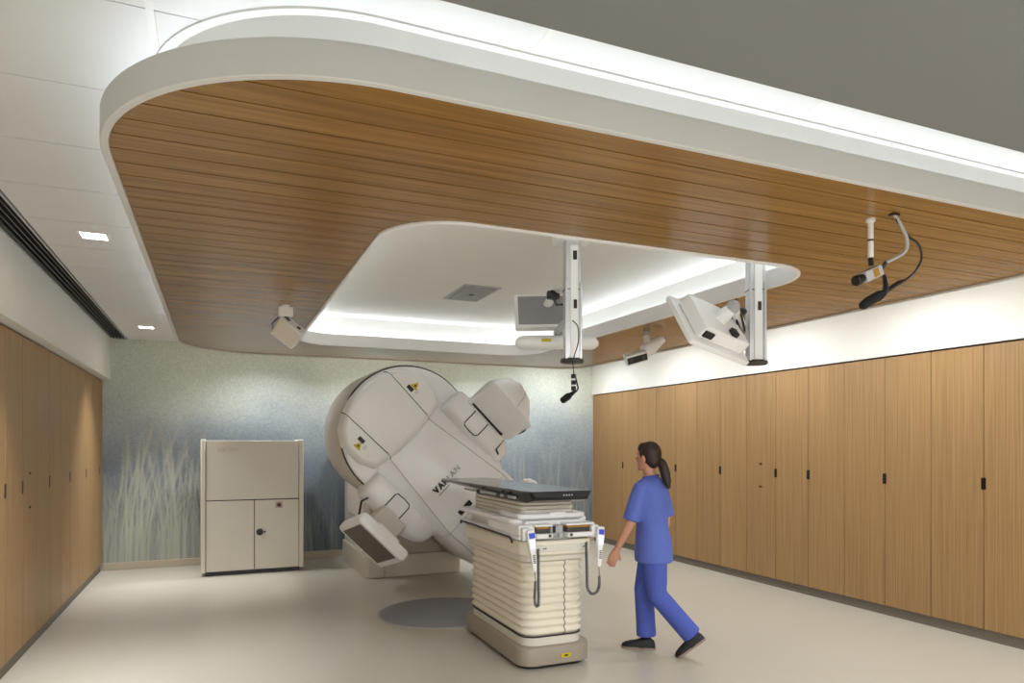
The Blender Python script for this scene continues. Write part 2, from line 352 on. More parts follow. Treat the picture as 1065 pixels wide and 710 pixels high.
def xr_round(y, x0, x1, y0, y1, r):
    """x extent of rounded rect at height y"""
    l, rr = x0, x1
    def ind(rad, dy): return rad-math.sqrt(max(0, rad*rad-dy*dy))
    if y < y0+r[0]: l = x0+ind(r[0], y0+r[0]-y)
    if y < y0+r[1]: rr = x1-ind(r[1], y0+r[1]-y)
    if y > y1-r[3]: l = x0+ind(r[3], y-(y1-r[3]))
    if y > y1-r[2]: rr = x1-ind(r[2], y-(y1-r[2]))
    return l, rr
ci = .026; ho = .022
O = (CX0+ci, CX1-ci, CY0+ci, CY1-ci, tuple(q-ci for q in RC)); Hh = (HX0-ho, HX1+ho, HY0-ho, HY1+ho, (RH+ho,)*4)
NP = 49; pitch = (O[3]-O[2])/NP
def strip(quads_l, name='plank'):
    """quads_l: list of (y, xl, xr) rows -> a slab"""
    g = G(); n = len(quads_l); vs = []
    for z in (ZW, ZW+.013):
        for y, a, b in quads_l: vs += [(a, y, z), (b, y, z)]
    fs = []
    for k in range(n-1):
        fs += [(2*k, 2*k+2, 2*k+3, 2*k+1), (2*n+2*k, 2*n+2*k+1, 2*n+2*k+3, 2*n+2*k+2),
               (2*k, 2*n+2*k, 2*n+2*k+2, 2*k+2), (2*k+1, 2*k+3, 2*n+2*k+3, 2*n+2*k+1)]
    fs += [(0, 1, 2*n+1, 2*n), (2*n-2, 4*n-2, 4*n-1, 2*n-1)]
    return g.add(vs, fs)
for k in range(NP):
    y0 = O[2]+k*pitch+.004; y1 = O[2]+(k+1)*pitch-.004
    cuts = [y0+(y1-y0)*q/8 for q in range(9)]
    for e in (Hh[2], Hh[3]):
        if y0 < e < y1: cuts += [e-1e-4, e+1e-4]
    cuts.sort()
    parts = [[], [], []]           # full / left / right rows
    segs = []; cur = None
    for y in cuts:
        l, r = xr_round(y, *O); inh = Hh[2] < y < Hh[3]
        hl, hr = xr_round(y, *Hh) if inh else (None, None)
        segs.append((y, l, r, inh, hl, hr))
    i = 0
    while i < len(segs):
        j = i
        while j+1 < len(segs) and segs[j+1][3] == segs[i][3]: j += 1
        rows = segs[i:j+1]
        if len(rows) > 1 and rows[-1][0]-rows[0][0] > .012:
            if rows[0][3]:
                strip([(q[0], q[1], q[4]) for q in rows]).obj('plank', M_PLANK, can, smooth=False)
                strip([(q[0], q[5], q[2]) for q in rows]).obj('plank', M_PLANK, can, smooth=False)
            else:
                strip([(q[0], q[1], q[2]) for q in rows]).obj('plank', M_PLANK, can, smooth=False)
        i = j+1

# cove lamps in the troughs (facing up)
def cove(x0, x1, y0, y1, r, z, wpm, col):
    r = (r,)*4 if isinstance(r, (int, float)) else r
    w = .05
    def seg(p, q):
        L = math.hypot(q[0]-p[0], q[1]-p[1]); a = math.atan2(q[1]-p[1], q[0]-p[0])
        area('cove_lamp', ((p[0]+q[0])/2, (p[1]+q[1])/2, z), L, w, wpm*L, True, col, rotz=-a if False else a)
    cs = [(x0+r[0], y0+r[0], PI, r[0]), (x1-r[1], y0+r[1], 1.5*PI, r[1]), (x1-r[2], y1-r[2], 0, r[2]), (x0+r[3], y1-r[3], .5*PI, r[3])]
    pts = []
    for cx, cy, a0, q in cs:
        n = 5 if q > .5 else 3
        pts.append([(cx+q*math.cos(a0+PI/2*k/n), cy+q*math.sin(a0+PI/2*k/n)) for k in range(n+1)])
    for i in range(4):
        for k in range(len(pts[i])-1): seg(pts[i][k], pts[i][k+1])
        seg(pts[i][-1], pts[(i+1) % 4][0])
cove(CX0+.165, CX1-.165, CY0+.165, CY1-.165, tuple(q-.165 for q in RC), ZW+.085, COVE_OUT, COOL)
cove(HX0-.22, HX1+.22, HY0-.22, HY1+.22, RH+.22, ZW+.085, COVE_IN, COOL)

# ------------------------------------------------------------------ ceiling fittings
def downlight(x, y, z, label, watts=DOWN, spread=PI, s=.075):
    t = thing('recessed_downlight', label, 'downlight', (x, y, z), 'recessed square downlights')
    g = G()
    for a in ((-s-.02, s+.02, -s-.02, -s), (-s-.02, s+.02, s, s+.02), (-s-.02, -s, -s, s), (s, s+.02, -s, s)): g.box(x+a[0], x+a[1], y+a[2], y+a[3], z-.006, z+.0)
    g.obj('frame', M_WHITE, t, smooth=False)
    G().box(x-s, x+s, y-s, y+s, z-.003, z-.001).obj('lens', M_LENS, t, smooth=False)
    area('downlight_lamp', (x, y, z-.012), 2*s, 2*s, watts, False, WARM, spread)
downlight(-.755, 5.33, ZC, 'square recessed downlight in the left ceiling tiles, nearer the camera', 15, 1.35)
downlight(-.775, 9.25, ZC, 'square recessed downlight in the left ceiling tiles, close to the mural wall', 13, 1.35)
for k, y in enumerate((9.55, 7.75, 5.95, 4.15, 2.4)):
    downlight(5.05, y, ZC, 'square recessed downlight above the right hand cabinets, %s from the mural wall' % ('first', 'second', 'third', 'fourth', 'fifth')[k])
for k, x in enumerate((.6, 2.2, 3.8)):
    downlight(x, 9.5, ZC, 'square recessed downlight in front of the mural behind the canopy, %s from the left' % ('first', 'second', 'third')[k], DOWN*.75, 2.4)
for k, (x, y) in enumerate(((.2, .6), (2.0, .6), (3.8, .6), (.2, -1.0), (2.0, -1.0), (3.8, -1.0))):  # unseen soffit lamps, added as fill to brighten the room and machine
    downlight(x, y, ZW, 'added unseen fill downlight in the grey soffit, %s' % ('front left', 'front middle', 'front right', 'rear left', 'rear middle', 'rear right')[k], FRONT_FILL)

dif = thing('slot_diffuser', 'long dark linear slot air diffuser along the left bulkhead', 'air vent', (-1.2, 6, ZC))
G().box(-1.29, -1.1, 1.64, YB, ZC+.05, ZC+.06).obj('duct_back', M_BLACK, dif, smooth=False)
for k, x in enumerate((-1.285, -1.247, -1.21, -1.173, -1.136, -1.107)):
    G().box(x-.005, x+.005+(.004 if k in (0, 5) else 0), 1.64, YB, ZC-.004, ZC+.05).obj('frame_rail' if k in (0, 5) else 'slat', M_DKGREY if k not in (0, 5) else M_LCDGREY, dif, smooth=False)
vent = thing('ceiling_vent', 'flat grey rectangular air vent in the recessed ceiling of the canopy opening', 'air vent', (2.24, 6.25, 3.1))
G().box(2.06, 2.42, 5.93, 6.59, 3.092, 3.1).obj('frame', M_LCDGREY, vent, bevel=.002)
G().box(2.09, 2.39, 5.97, 6.55, 3.084, 3.092).obj('face_plate', mat('vent_grey', srgb(150, 149, 147), .6), vent, bevel=.002)
G().cyl((2.24, 6.26, 3.085), (2.24, 6.26, 3.078), .025).obj('screw', M_DKGREY, vent)

# ------------------------------------------------------------------ cabinets
handle_me = None
def cabinet(side, ya, yb, doors, handle_y, label, locks=None, grp=None):
    """wood cabinet against a side wall; doors = list of split positions"""
    s = -1 if side == 'l' else 1; xf = XL if side == 'l' else XR
    t = thing('wall_cabinet', label, 'cabinet', (xf+s*.3, (ya+yb)/2, .09), grp)
    X = sorted((xf+s*.022, xf+s*.6))
    G().box(X[0], X[1], ya+.001, yb-.001, .09, 2.498).obj('carcass', M_DARKGAP, t, smooth=False)
    edges = [ya]+doors+[yb]
    for a, b in zip(edges[:-1], edges[1:]):
        D = sorted((xf, xf+s*.02))
        d = G().box(D[0], D[1], a+.003, b-.003, .095, 2.485).obj('door', M_OAK, t, bevel=.0015, seg=1)
        if handle_y is not None and (abs(b-handle_y) < .03 and (doors or s > 0) or abs(a-handle_y) < .03 and not doors):
            yy = handle_y; H = sorted((xf-s*.002, xf+s*.004)); 
            h = G(); h.box(min(xf, xf-s*.004), max(xf, xf-s*.004), yy-.02, yy+.02, 1.27, 1.37)
            h.obj('handle', M_HANDLE, d, bevel=.003)
        if locks and a < locks < b:
            for zz, w in ((1.42, .025), (1.15, .03)):
                g = G(); g.cyl((xf, locks, zz), (xf-s*.006, locks, zz), .012, 12); g.box(min(xf, xf-s*.003), max(xf, xf-s*.003), locks-w, locks+w, zz-.004, zz+.004)
                g.obj('lock', M_HANDLE, d)
    return t
orn = ['first', 'second', 'third', 'fourth', 'fifth', 'sixth', 'seventh', 'eighth', 'ninth']
RUN = [(9.92, 10.405, [], None, None), (9.0, 9.92, [9.45], 9.45, None), (8.54, 9.0, [], None, None), (7.6, 8.54, [8.07], 8.07, None), (6.65, 7.6, [7.13], 7.13, None),
       (6.17, 6.65, [], 6.17, 6.41), (5.22, 6.17, [5.69], 5.69, None), (4.28, 5.22, [4.75], 4.75, None), (3.34, 4.28, [3.81], 3.81, None), (2.4, 3.34, [2.87], 2.87, None), (1.5, 2.4, [1.95], 1.95, None)]
desc = ['single narrow door cabinet at the mural end of the right hand wood cabinets', 'two door wood cabinet, second from the mural on the right wall', 'single door wood cabinet on the right wall behind the head of the walking person',
        'two door wood cabinet on the right wall just right of the ponytail of the person', 'two door wood cabinet on the right wall left of the one with two keyholes', 'narrow single door wood cabinet on the right wall with two small keyholes',
        'two door wood cabinet on the right wall right of the one with two keyholes', 'two door wood cabinet on the right wall below the monitor column side, third from the near edge', 'nearest two door wood cabinet in view on the right wall',
        'two door wood cabinet on the right wall at the right edge of the picture', 'two door wood cabinet on the right wall beyond the right edge of the picture']
desc[7] = 'two door wood cabinet on the right wall, second from the right edge of the picture'
for (a, b, d, hy, lk), de in zip(RUN, desc): cabinet('r', a, b, d, hy, de, lk, 'right hand wall cabinets')
RUNL = [(9.67, 10.405, [10.14], 10.14, None, 'wood cabinet at the mural end of the left wall'), (8.73, 9.67, [9.2], 9.2, None, 'wood cabinet on the left wall, second from the mural'),
        (7.79, 8.73, [8.26], 8.26, None, 'wood cabinet on the left wall, third from the mural'), (6.85, 7.79, [7.32], 7.32, None, 'wood cabinet on the left wall next to the one with two keyholes'),
        (6.38, 6.85, [], 6.38, 6.61, 'narrow single door wood cabinet on the left wall with two small keyholes'), (5.44, 6.38, [5.91], 5.91, None, 'wood cabinet cut off at the left edge of the picture'),
        (4.5, 5.44, [4.97], 4.97, None, 'wood cabinet on the left wall beyond the left edge of the picture'), (3.0, 4.5, [3.75], 3.75, None, 'wide wood cabinet on the left wall beside the camera')]
for a, b, d, hy, lk, de in RUNL: cabinet('l', a, b, d, hy, de, lk, 'left hand wall cabinets')

# ------------------------------------------------------------------ beige equipment cabinet
t = thing('equipment_cabinet', 'beige metal equipment cabinet with two lower doors standing against the mural', 'cabinet', (.43, 9.75, 0))
G().box(-.17, 1.02, 9.45, 10.1, .05, 1.70).obj('body', M_BEIGE, t, bevel=.006)
G().box(-.14, .99, 9.47, 10.08, .0, .05).obj('plinth', M_BLACK, t)
for x in (-.19, .985): G().box(x, x+.055, 9.415, 10.1, .045, 1.715).obj('side_stile', M_BEIGE, t, bevel=.012, seg=3)
G().box(-.13, .98, 9.425, 9.455, .95, 1.70).obj('upper_panel', M_BEIGE, t, bevel=.005)
for x in (-.136, .98): G().box(x, x+.006, 9.43, 9.45, .06, 1.7).obj('panel_gap', M_SLOT, t)
G().box(-.13, .98, 9.43, 9.45, .938, .95).obj('panel_gap', M_SLOT, t); G().box(.432, .44, 9.43, 9.45, .06, .94).obj('panel_gap', M_SLOT, t)
d1 = G().box(-.13, .432, 9.425, 9.455, .06, .938).obj('door', M_BEIGE, t, bevel=.005)
d2 = G().box(.440, .98, 9.425, 9.455, .06, .938).obj('door', M_BEIGE, t, bevel=.005)
g = G(); g.cyl((.5, 9.424, .53), (.5, 9.40, .53), .042, 20); g.obj('round_latch', M_BLACK, d2, bevel=.004)
G().cyl((.56, 9.424, .53), (.56, 9.41, .53), .012).obj('latch_pin', M_BLACK, d2)
pl = G().box(.69, .78, 9.419, 9.426, .83, .91).obj('switch_plate', mat('switch_plate', srgb(196, 176, 164), .5), d2, bevel=.002)
G().cyl((.735, 9.42, .87), (.735, 9.408, .87), .026).obj('push_button', mat('dark_red', srgb(84, 24, 22), .4), t)
text_mesh('varian', .1, Matrix.Translation((0, 9.4245, 1.56)) @ Matrix.Rotation(PI/2, 4, 'X'), 'lettering', mat('pale_grey_print', srgb(202, 195, 184), .5), t)

# ------------------------------------------------------------------ linear accelerator
GC = Vector((2.234, 7.55, 1.424)); r2 = math.sqrt(.5)
GT = Matrix(((r2, r2, 0, GC.x), (0, 0, -1, GC.y), (-r2, r2, 0, GC.z), (0, 0, 0, 1)))      # local p,q,w
lin = thing('linear_accelerator', 'white radiotherapy linear accelerator with its gantry turned diagonally in front of the mural', 'medical machine', (2.3, 8.8, 0))
def arc(cp, cq, r, a0, a1, n): return [(cp+r*math.cos(a0+(a1-a0)*k/n), cq+r*math.sin(a0+(a1-a0)*k/n)) for k in range(n+1)]
def gout(d):
    """gantry outline, inset by d"""
    pts = arc(-.45, .05, .765-d, math.radians(82), math.radians(278), 36)
    return pts+[(-.1, -.68+d), (.45, -.66+d), (.6, -.5+d)]+[(1.18, -.47+d), (1.3-d, -.36+d), (1.3-d, .36-d), (1.18, .5-d)]+[(.6, .52-d), (.45, .72-d), (-.1, .76-d)]
g = G(GT); o0 = gout(0)
g.loft([[(p, q, -1.08) for p, q in gout(.02)], [(p, q, -1.05) for p, q in o0], [(p, q, -.03) for p, q in o0], [(p, q, 0) for p, q in gout(.012)]])
g.obj('gantry_drum', M_GREIGE, lin)
g = G(GT); g.loft([[(p, q, -.01) for p, q in gout(.03)], [(p, q, .035) for p, q in gout(.03)], [(p, q, .05) for p, q in gout(.05)]])
g.obj('front_cover', M_SHELL, lin)
g = G(GT); g.loft([[(p, q, -.012) for p, q in gout(.012)], [(p, q, .012) for p, q in gout(.012)], [(p, q, .012) for p, q in gout(.034)], [(p, q, -.012) for p, q in gout(.034)]], closed=True)
g.obj('rim_gasket', M_DKGREY, lin)
# raised counterweight cover (three panels)
def bulge(poly_base, poly_top, w0, w1):
    g = G(GT); m = [((a[0]*.25+b[0]*.75), (a[1]*.25+b[1]*.75)) for a, b in zip(poly_base, poly_top)]
    g.loft([[(p, q, w0) for p, q in poly_base], [(a[0]*.8+b[0]*.2, a[1]*.8+b[1]*.2, w0+(w1-w0)*.7) for a, b in zip(poly_base, poly_top)],
            [(a[0]*.45+b[0]*.55, a[1]*.45+b[1]*.55, w0+(w1-w0)*.94) for a, b in zip(poly_base, poly_top)], [(p, q, w1) for p, q in poly_top]]); return g
W0, W1 = .045, .22
def cw(side):
    s = 1 if side > 0 else -1
    base = [(-1.07, .325*s), (-.98, .45*s), (-.84, .545*s), (-.6, .545*s), (-.44, .47*s), (-.40, .305*s)]
    top = [(-1.0, .325*s), (-.93, .40*s), (-.82, .47*s), (-.62, .48*s), (-.52, .43*s), (-.49, .305*s)]
    z_ = lambda P_: [(-.4+(p+.4)*1.07, q*1.07 if abs(q) > .4 else q) for p, q in P_]
    return z_(base), z_(top)
for s in (1, -1):
    b, tp = cw(s); bulge(b, tp, W0, W1).obj('counterweight_cover', M_SHELL, lin, ang=50)
bl = [(-1.07, -.316)]+[(-1.135+.03*abs(q)/.3, q) for q in (-.2, -.1, 0, .1, .2)]+[(-1.07, .316), (-.40, .297), (-.38, .15), (-.38, -.15), (-.40, -.297)]
tl = [(-1.0, -.316)]+[(-1.05+.02*abs(q)/.3, q) for q in (-.2, -.1, 0, .1, .2)]+[(-1.0, .316), (-.49, .297), (-.48, .15), (-.48, -.15), (-.49, -.297)]
zz_ = lambda P_: [(-.4+(p+.4)*1.07, q) for p, q in P_]
bulge(zz_(bl), zz_(tl), W0, W1+.004).obj('counterweight_cover', M_SHELL, lin, ang=50)
for s in (1, -1):
    g = G(GT); g.sweep([(-1.12, .321*s, .07), (-1.1, .321*s, .16), (-1.045, .318*s, .219), (-.49, .302*s, .219), (-.42, .30*s, .16), (-.40, .30*s, .06)], .006, 6); g.obj('cover_seam', M_DKGREY, lin)
# stickers and slots
def local_box(p0, p1, q0, q1, w0, w1): return G(GT).box(p0, p1, q0, q1, w0, w1)
for p, q, s in ((-.80, .37, 1), (-.775, -.40, -1)):
    local_box(p-.05, p+.03, q-.022, q+.022, W1-.01, W1+.006).obj('vent_slot', M_BLACK, lin, bevel=.004)
    c = (p+.01, q+s*.062)
    g = G(GT); g.prism([(c[0]-.045, c[1]-.035), (c[0]+.045, c[1]-.035), (c[0]+.0, c[1]+.05)], W1-.03, W1+.006); st = g.obj('warning_sticker', M_YEL, lin, smooth=False)
    g = G(GT); g.cyl((c[0], c[1]-.004, W1+.004), (c[0], c[1]-.004, W1+.008), .012, 10); g.obj('warning_symbol', M_BLACK, lin)
    local_box(p+.05, p+.09, q+s*.03-.03, q+s*.03+.02, W1-.03, W1+.003).obj('sticker', M_WHITE, lin)
# spine with sloping flanks
def spine_w(p): return .10+max(0, p+.45)*.17
rings = []
for p, hb, ht in ((-.46, .46, .30), (-.42, .47, .305), (-.33, .58, .318), (-.25, .62, .33), (0, .63, .365), (.4, .62, .42), (.52, .58, .435), (.6, .53, .445), (.62, .53, .447)):
    w = spine_w(p); wf = min(w*.55, .16); rings.append([(p, -hb, .03), (p, -hb+.01, wf), (p, -ht-.02, w-.01), (p, -ht, w), (p, ht, w), (p, ht+.02, w-.01), (p, hb-.01, wf), (p, hb, .03)])
G(GT).loft(rings).obj('spine_cover', M_SHELL, lin, ang=50)
rings = []
for p, hb, ht, dw in ((.625, .53, .447, 0), (.8, .53, .45, .0), (1.05, .5, .43, .02), (1.22, .46, .36, -.05), (1.32, .4, .3, -.2)):
    w = spine_w(p)+dw; rings.append([(p, -hb, -.3), (p, -hb, w*.5), (p, -ht-.03, w-.02), (p, -ht+.02, w), (p, ht-.02, w), (p, ht+.03, w-.02), (p, hb, w*.5), (p, hb, -.3)])
G(GT).loft(rings).obj('head_cover', M_SHELL, lin, ang=50)
for s in (1, -1):
    g = G(GT); g.sweep([(-.42, .307*s, spine_w(-.42)), (0, .367*s, spine_w(0)), (.6, .447*s, spine_w(.6)), (1.05, .43*s, spine_w(1.05)+.02)], .003, 5); g.obj('panel_seam', M_SEAM, lin)
g = G(GT); g.sweep([(.622, -.5, spine_w(.6)*.55), (.622, -.46, spine_w(.62)-.005), (.622, .46, spine_w(.62)-.005), (.622, .5, spine_w(.6)*.55)], .004, 5); g.obj('panel_seam', M_SEAM, lin)
sl = local_box(.52, .58, -.22, -.03, spine_w(.55)-.03, spine_w(.55)+.006).obj('display_slot', M_SLOT, lin, bevel=.004)
local_box(.53, .57, -.21, -.11, spine_w(.55)+.004, spine_w(.55)+.009).obj('display_window', M_BLACK, lin)
# treatment head, hidden behind the couch
g = G(GT); rings = []
for w, p0, p1, hq in ((.3, .78, 1.3, .34), (.75, .78, 1.28, .33), (.98, .84, 1.24, .30), (1.04, .9, 1.18, .25)): rings.append([(x, y, w) for x, y in rrect(p0, p1, -hq, hq, .12, 5)])
g.loft(rings).obj('treatment_head', M_SHELL, lin)
g = G(GT); g.cyl((.79, 0, .72), (.62, 0, .72), .2, 24, .17); g.obj('collimator', M_GREIGE, lin)
local_bump = G(GT); local_bump.ell((1.0, .56, .24), (.16, .13, .12)); local_bump.obj('head_bump', M_SHELL, lin)
# logo lettering, darker at its start
BT = GT @ Matrix(((0, -1, 0, 0), (1, 0, 0, 0), (0, 0, 1, 0), (0, 0, 0, 1)))   # x -> q, y -> -p
greys = [(30, 28, 30), (34, 32, 34), (70, 68, 70), (120, 118, 120), (160, 158, 158), (186, 184, 184)]
for k, ch in enumerate('VARIAN'):
    p = .215; q = -.235+.069*k-(.018 if k > 3 else 0)
    T2 = GT @ Matrix.Translation((p, q, spine_w(p)+.012)) @ Matrix.Rotation(-.17, 4, 'Y') @ Matrix(((0, -1, 0, 0), (1, 0, 0, 0), (0, 0, 1, 0), (0, 0, 0, 1)))
    text_mesh(ch, .088, T2, 'logo_letter', mat('logo_grey_%d' % k, srgb(*greys[k]), .5), lin, bold=.006 if k < 3 else .001)
local_box(.245, .255, -.23, -.06, spine_w(.24)+.001, spine_w(.24)+.004).obj('logo_underline', M_SEAM, lin)
# imaging arm shoulders
def shoulder(s):
    rings = []
    for p, k, dq in ((-.40, .6, -.03), (-.385, .84, -.01), (-.36, .94, -.0), (-.3, 1, 0), (0, 1.02, .0), (.3, 1, 0), (.42, .9, -.02), (.5, .7, -.05), (.54, .35, -.08)):
        ring = []
        for i in range(20):
            a = 2*PI*i/20; ca, sa = math.cos(a), math.sin(a); e = .62
            ring.append((p, s*(.65+dq+.17*k*math.copysign(abs(ca)**e, ca)), .0+.25*k*math.copysign(abs(sa)**e, sa)))
        rings.append(ring)
    G(GT).loft(rings).obj('arm_shoulder', M_SHELL, lin, ang=60)
    def sw(q):
        x = min(1, abs(q-.65)/.17)**(1/.62); return .0+.25*math.sqrt(max(0, 1-x*x))**.62
    pth = [(-.13, .81), (-.12, .74), (-.12, .66), (-.12, .56), (-.1, .53), (0, .525), (.07, .53), (.09, .56), (.09, .66), (.09, .74), (.1, .81)]
    G(GT).sweep([(p, s*q, sw(q)+.004) for p, q in pth], .007, 6).obj('access_panel_outline', M_BLACK, lin)
shoulder(1); shoulder(-1)
g = G(GT); g.sweep([(.36, .8, .1), (.36, .74, .22), (.36, .6, .25)], .007, 6); g.sweep([(.36, .6, .25), (.42, .58, .24)], .011, 6); g.obj('arm_latch', M_DKGREY, lin)
# x-ray source box (upper right)
prof = [(.72, .10), (.735, .16), (.95, .49), (.985, .515), (1.0, .44), (.93, .25), (.92, .09), (.75, .08)]     # q, w ; the last ones stretch with q
rings = []
for p, qm, k in ((-.245, 1.04, .86), (-.225, 1.09, 1), (-.14, 1.2, 1), (.0, 1.26, 1), (.2, 1.2, 1), (.29, 1.11, .93), (.355, 1.0, .8), (.37, .95, .68)):
    pr_ = [(.72, .12), (.735, .17), (.95, .49), (.985, .512), (qm-.09, .46), (qm-.01, .35), (qm, .15), (.75, .09)]
    rings.append([(p*1.06, .975+(q-.96)*k*1.04, .38+(w-.28)*k) for q, w in pr_])
sb = G(GT).loft(rings).obj('xray_source_housing', M_SHELL, lin, bevel=.012, seg=3, ang=45)
G(GT).sweep([(-.21, .757, .285), (.28, .757, .285)], .017, 8).obj('source_aperture', M_BLACK, sb)
G(GT).sweep([(.1, 1.0, .617), (.1, 1.15, .568), (.1, 1.25, .46)], .003, 5).obj('housing_seam', M_SEAM, sb)
g = G(GT); g.box(-.05, .15, .7, .9, .0, .24); g.obj('arm_link', M_GREIGE, lin, bevel=.03, seg=3)
G(GT).cyl((-.02, .82, .14), (.16, .82, .14), .09, 20).obj('arm_pivot', M_LCDGREY, lin, bevel=.01)
# x-ray detector (lower left), tilted panel
ux = Vector((0, .155, .388)).normalized(); un = Vector((0, .388, -.155)).normalized()
DT = GT @ Matrix(((1, ux.x, un.x, 0.0), (0, ux.y, un.y, -1.13), (0, ux.z, un.z, .44), (0, 0, 0, 1)))
g = G(DT); rr = rrect(-.31, .33, -.25, .25, .03, 5); ri = rrect(-.295, .315, -.235, .235, .03, 5)
g.loft([[(x, y, 0) for x, y in ri], [(x, y, .025) for x, y in rr], [(x, y, .1) for x, y in rr], [(x, y, .125) for x, y in ri]])
dtc = g.obj('xray_detector', M_SHELL, lin, ang=50)
G(DT).box(-.255, .25, -.2, .2, -.006, .004).obj('detector_face', M_PANEL, dtc, bevel=.003)
G(DT).prism(rrect(-.1, .22, -.12, .14, .05, 5), .12, .2).obj('detector_mount', M_SHELL, dtc, bevel=.012)
g = G(GT); g.box(-.14, .2, -.96, -.72, .1, .32); g.obj('arm_link', M_GREIGE, lin, bevel=.03, seg=3)
G(GT).sweep([(-.3, -.78, .2), (-.34, -.86, .28), (-.27, -.98, .34)], .012, 6).obj('cable', M_BLACK, lin)
# stand
G().prism([(1.74, 8.56), (2.86, 8.56), (2.9, 8.62), (2.9, 10.2), (1.7, 10.2), (1.7, 8.62)], .1, 1.95).obj('stand', M_GREIGE, lin, bevel=.02)
G().prism([(1.71, 8.50), (2.88, 8.50), (2.93, 8.6), (2.93, 10.2), (1.67, 10.2), (1.67, 8.6)], 0, .28).obj('stand_plinth', M_GREIGE, lin, bevel=.012)
G().box(1.675, 1.705, 8.75, 9.25, .12, .62).obj('side_panel', M_BEIGE, lin, bevel=.012)
G().box(1.69, 1.705, 8.75, 9.9, .7, 1.8).obj('side_panel', M_BEIGE, lin, bevel=.008)
G().box(1.9, 1.906, 8.492, 8.502, .02, .27).obj('panel_seam', M_SEAM, lin)
G().box(2.66, 2.666, 8.55, 8.562, .28, 1.0).obj('panel_seam', M_SEAM, lin)
G().box(2.9, 3.0, 8.52, 8.6, .28, .33).obj('bracket', M_DKGREY, lin)

# ------------------------------------------------------------------ couch turntable disc
td = thing('turntable_disc', 'flat round grey turntable disc set in the floor beside the couch', 'floor disc', (2.05, 6.55, 0))
g = G(); g.loft([[(2.05+r*math.cos(2*PI*k/64), 6.55+r*math.sin(2*PI*k/64), z) for k in range(64)] for r, z in ((.615, .0005), (.615, .003), (.61, .005), (.1, .005))]); g.obj('disc_plate', M_DISC, td)
ring_wall([(2.05+.635*math.cos(2*PI*k/64), 6.55+.635*math.sin(2*PI*k/64)) for k in range(64)], [(2.05+.616*math.cos(2*PI*k/64), 6.55+.616*math.sin(2*PI*k/64)) for k in range(64)], .0005, .006).obj('metal_ring', M_LCDGREY, td)

# ------------------------------------------------------------------ treatment couch
co = thing('treatment_couch', 'cream treatment couch with pleated bellows and a black carbon tabletop', 'treatment couch', (2.3, 5.2, 0))
BX0, BX1, BY0, BY1 = 2.02, 2.61, 4.57, 5.86
def rz(i, z, r=.12): return [(x, y, z) for x, y in rrect(BX0+i, BX1-i, BY0+i, BY1-i, r, 6)]
G().loft([rz(.03, .006), rz(.03, .03)]).obj('base_shadow_gap', M_BLACK, co)
G().loft([rz(.008, .028), rz(0, .034), rz(0, .155), rz(.006, .163), rz(.04, .165)]).obj('base', M_TAUPE, co, ang=50)
G().loft([rz(.045, .16), rz(.045, .225), rz(.05, .228)]).obj('lower_skirt', M_TAUPE if False else M_BEIGE, co)
G().loft([rz(.04, .226), rz(.04, .232)]).obj('skirt_seam', M_DKGREY, co)
rings = []; NB = 10; z = .232; dz = .056
for k in range(NB):
    rings += [rz(.058, z+k*dz, .1), rz(.05, z+k*dz+.012, .11), rz(.035, z+k*dz+.024, .12), rz(.033, z+k*dz+.032, .12), rz(.046, z+k*dz+.046, .11)]
rings.append(rz(.062, z+NB*dz, .1))
G().loft(rings).obj('bellows', M_BELLOW, co, ang=70)
g = G(); pth = []
for k in range(NB):
    for i, o_ in ((.058, 0), (.05, .012), (.035, .024), (.033, .032), (.046, .046)): pth.append((2.39, BY0+i-.002, z+k*dz+o_))
g.sweep(pth, .0028, 5); g.obj('bellows_seam', M_DKGREY, co)
zt = z+NB*dz    # ~.79
G().prism(rrect(BX0+.02, BX1-.02, BY0+.02, BY1-.02, .08, 5), zt, zt+.06).obj('bellows_cap', M_TAUPE if False else M_BEIGE, co, bevel=.006)
# upper carriage
G().prism(rrect(BX0+.0, BX1-.0, BY0-.03, BY1+.02, .1, 6), .84, .945).obj('carriage_skirt', M_BELLOW, co, bevel=.012)
G().box(2.12, 2.56, BY0-.036, BY0-.02, .865, .92).obj('front_strip', M_BEIGE, co, bevel=.004)
for x in (2.16, 2.49):
    pl = G().box(x, x+.055, BY0-.04, BY0-.034, .88, .905).obj('button_plate', M_WHITE, co, bevel=.002)
    for k in range(2): G().box(x+.014+.016*k, x+.024+.016*k, BY0-.043, BY0-.038, .888, .898).obj('button', M_DKGREY, pl)
G().box(BX0+.06, BX1-.06, BY0+.06, BY1-.05, .945, 1.085).obj('carriage_core', M_SHELL, co)
# left wing with hand-hold recess
g = G(); g.box(BX0-.02, BX0+.11, BY0+.0, BY1+.04, .955, .985); g.box(BX0-.02, BX0+.11, BY0, BY0+.62, .985, 1.065); g.obj('side_wing', M_SHELL, co, bevel=.012, seg=3)
g = G(); g.box(BX1-.11, BX1+.02, BY0+.0, BY1+.04, .955, .985); g.box(BX1-.11, BX1+.02, BY0, BY0+.62, .985, 1.065); g.obj('side_wing', M_SHELL, co, bevel=.012, seg=3)
G().prism(rrect(BX0-.03, BX1+.03, BY0+.12, BY1+.05, .06, 5), 1.06, 1.095).obj('top_plate', M_SHELL, co, bevel=.012, seg=3)
g = G(); g.sweep([(BX0-.024, BY1-.02, .95), (BX0-.03, BY1-.02, .975), (BX0-.03, BY1-.2, .975), (BX0-.03, BY0+.16, .965), (BX0-.03, BY0+.12, .955), (BX0-.024, BY0+.12, .925)], .008, 6); g.obj('side_rail', M_DKGREY, co)
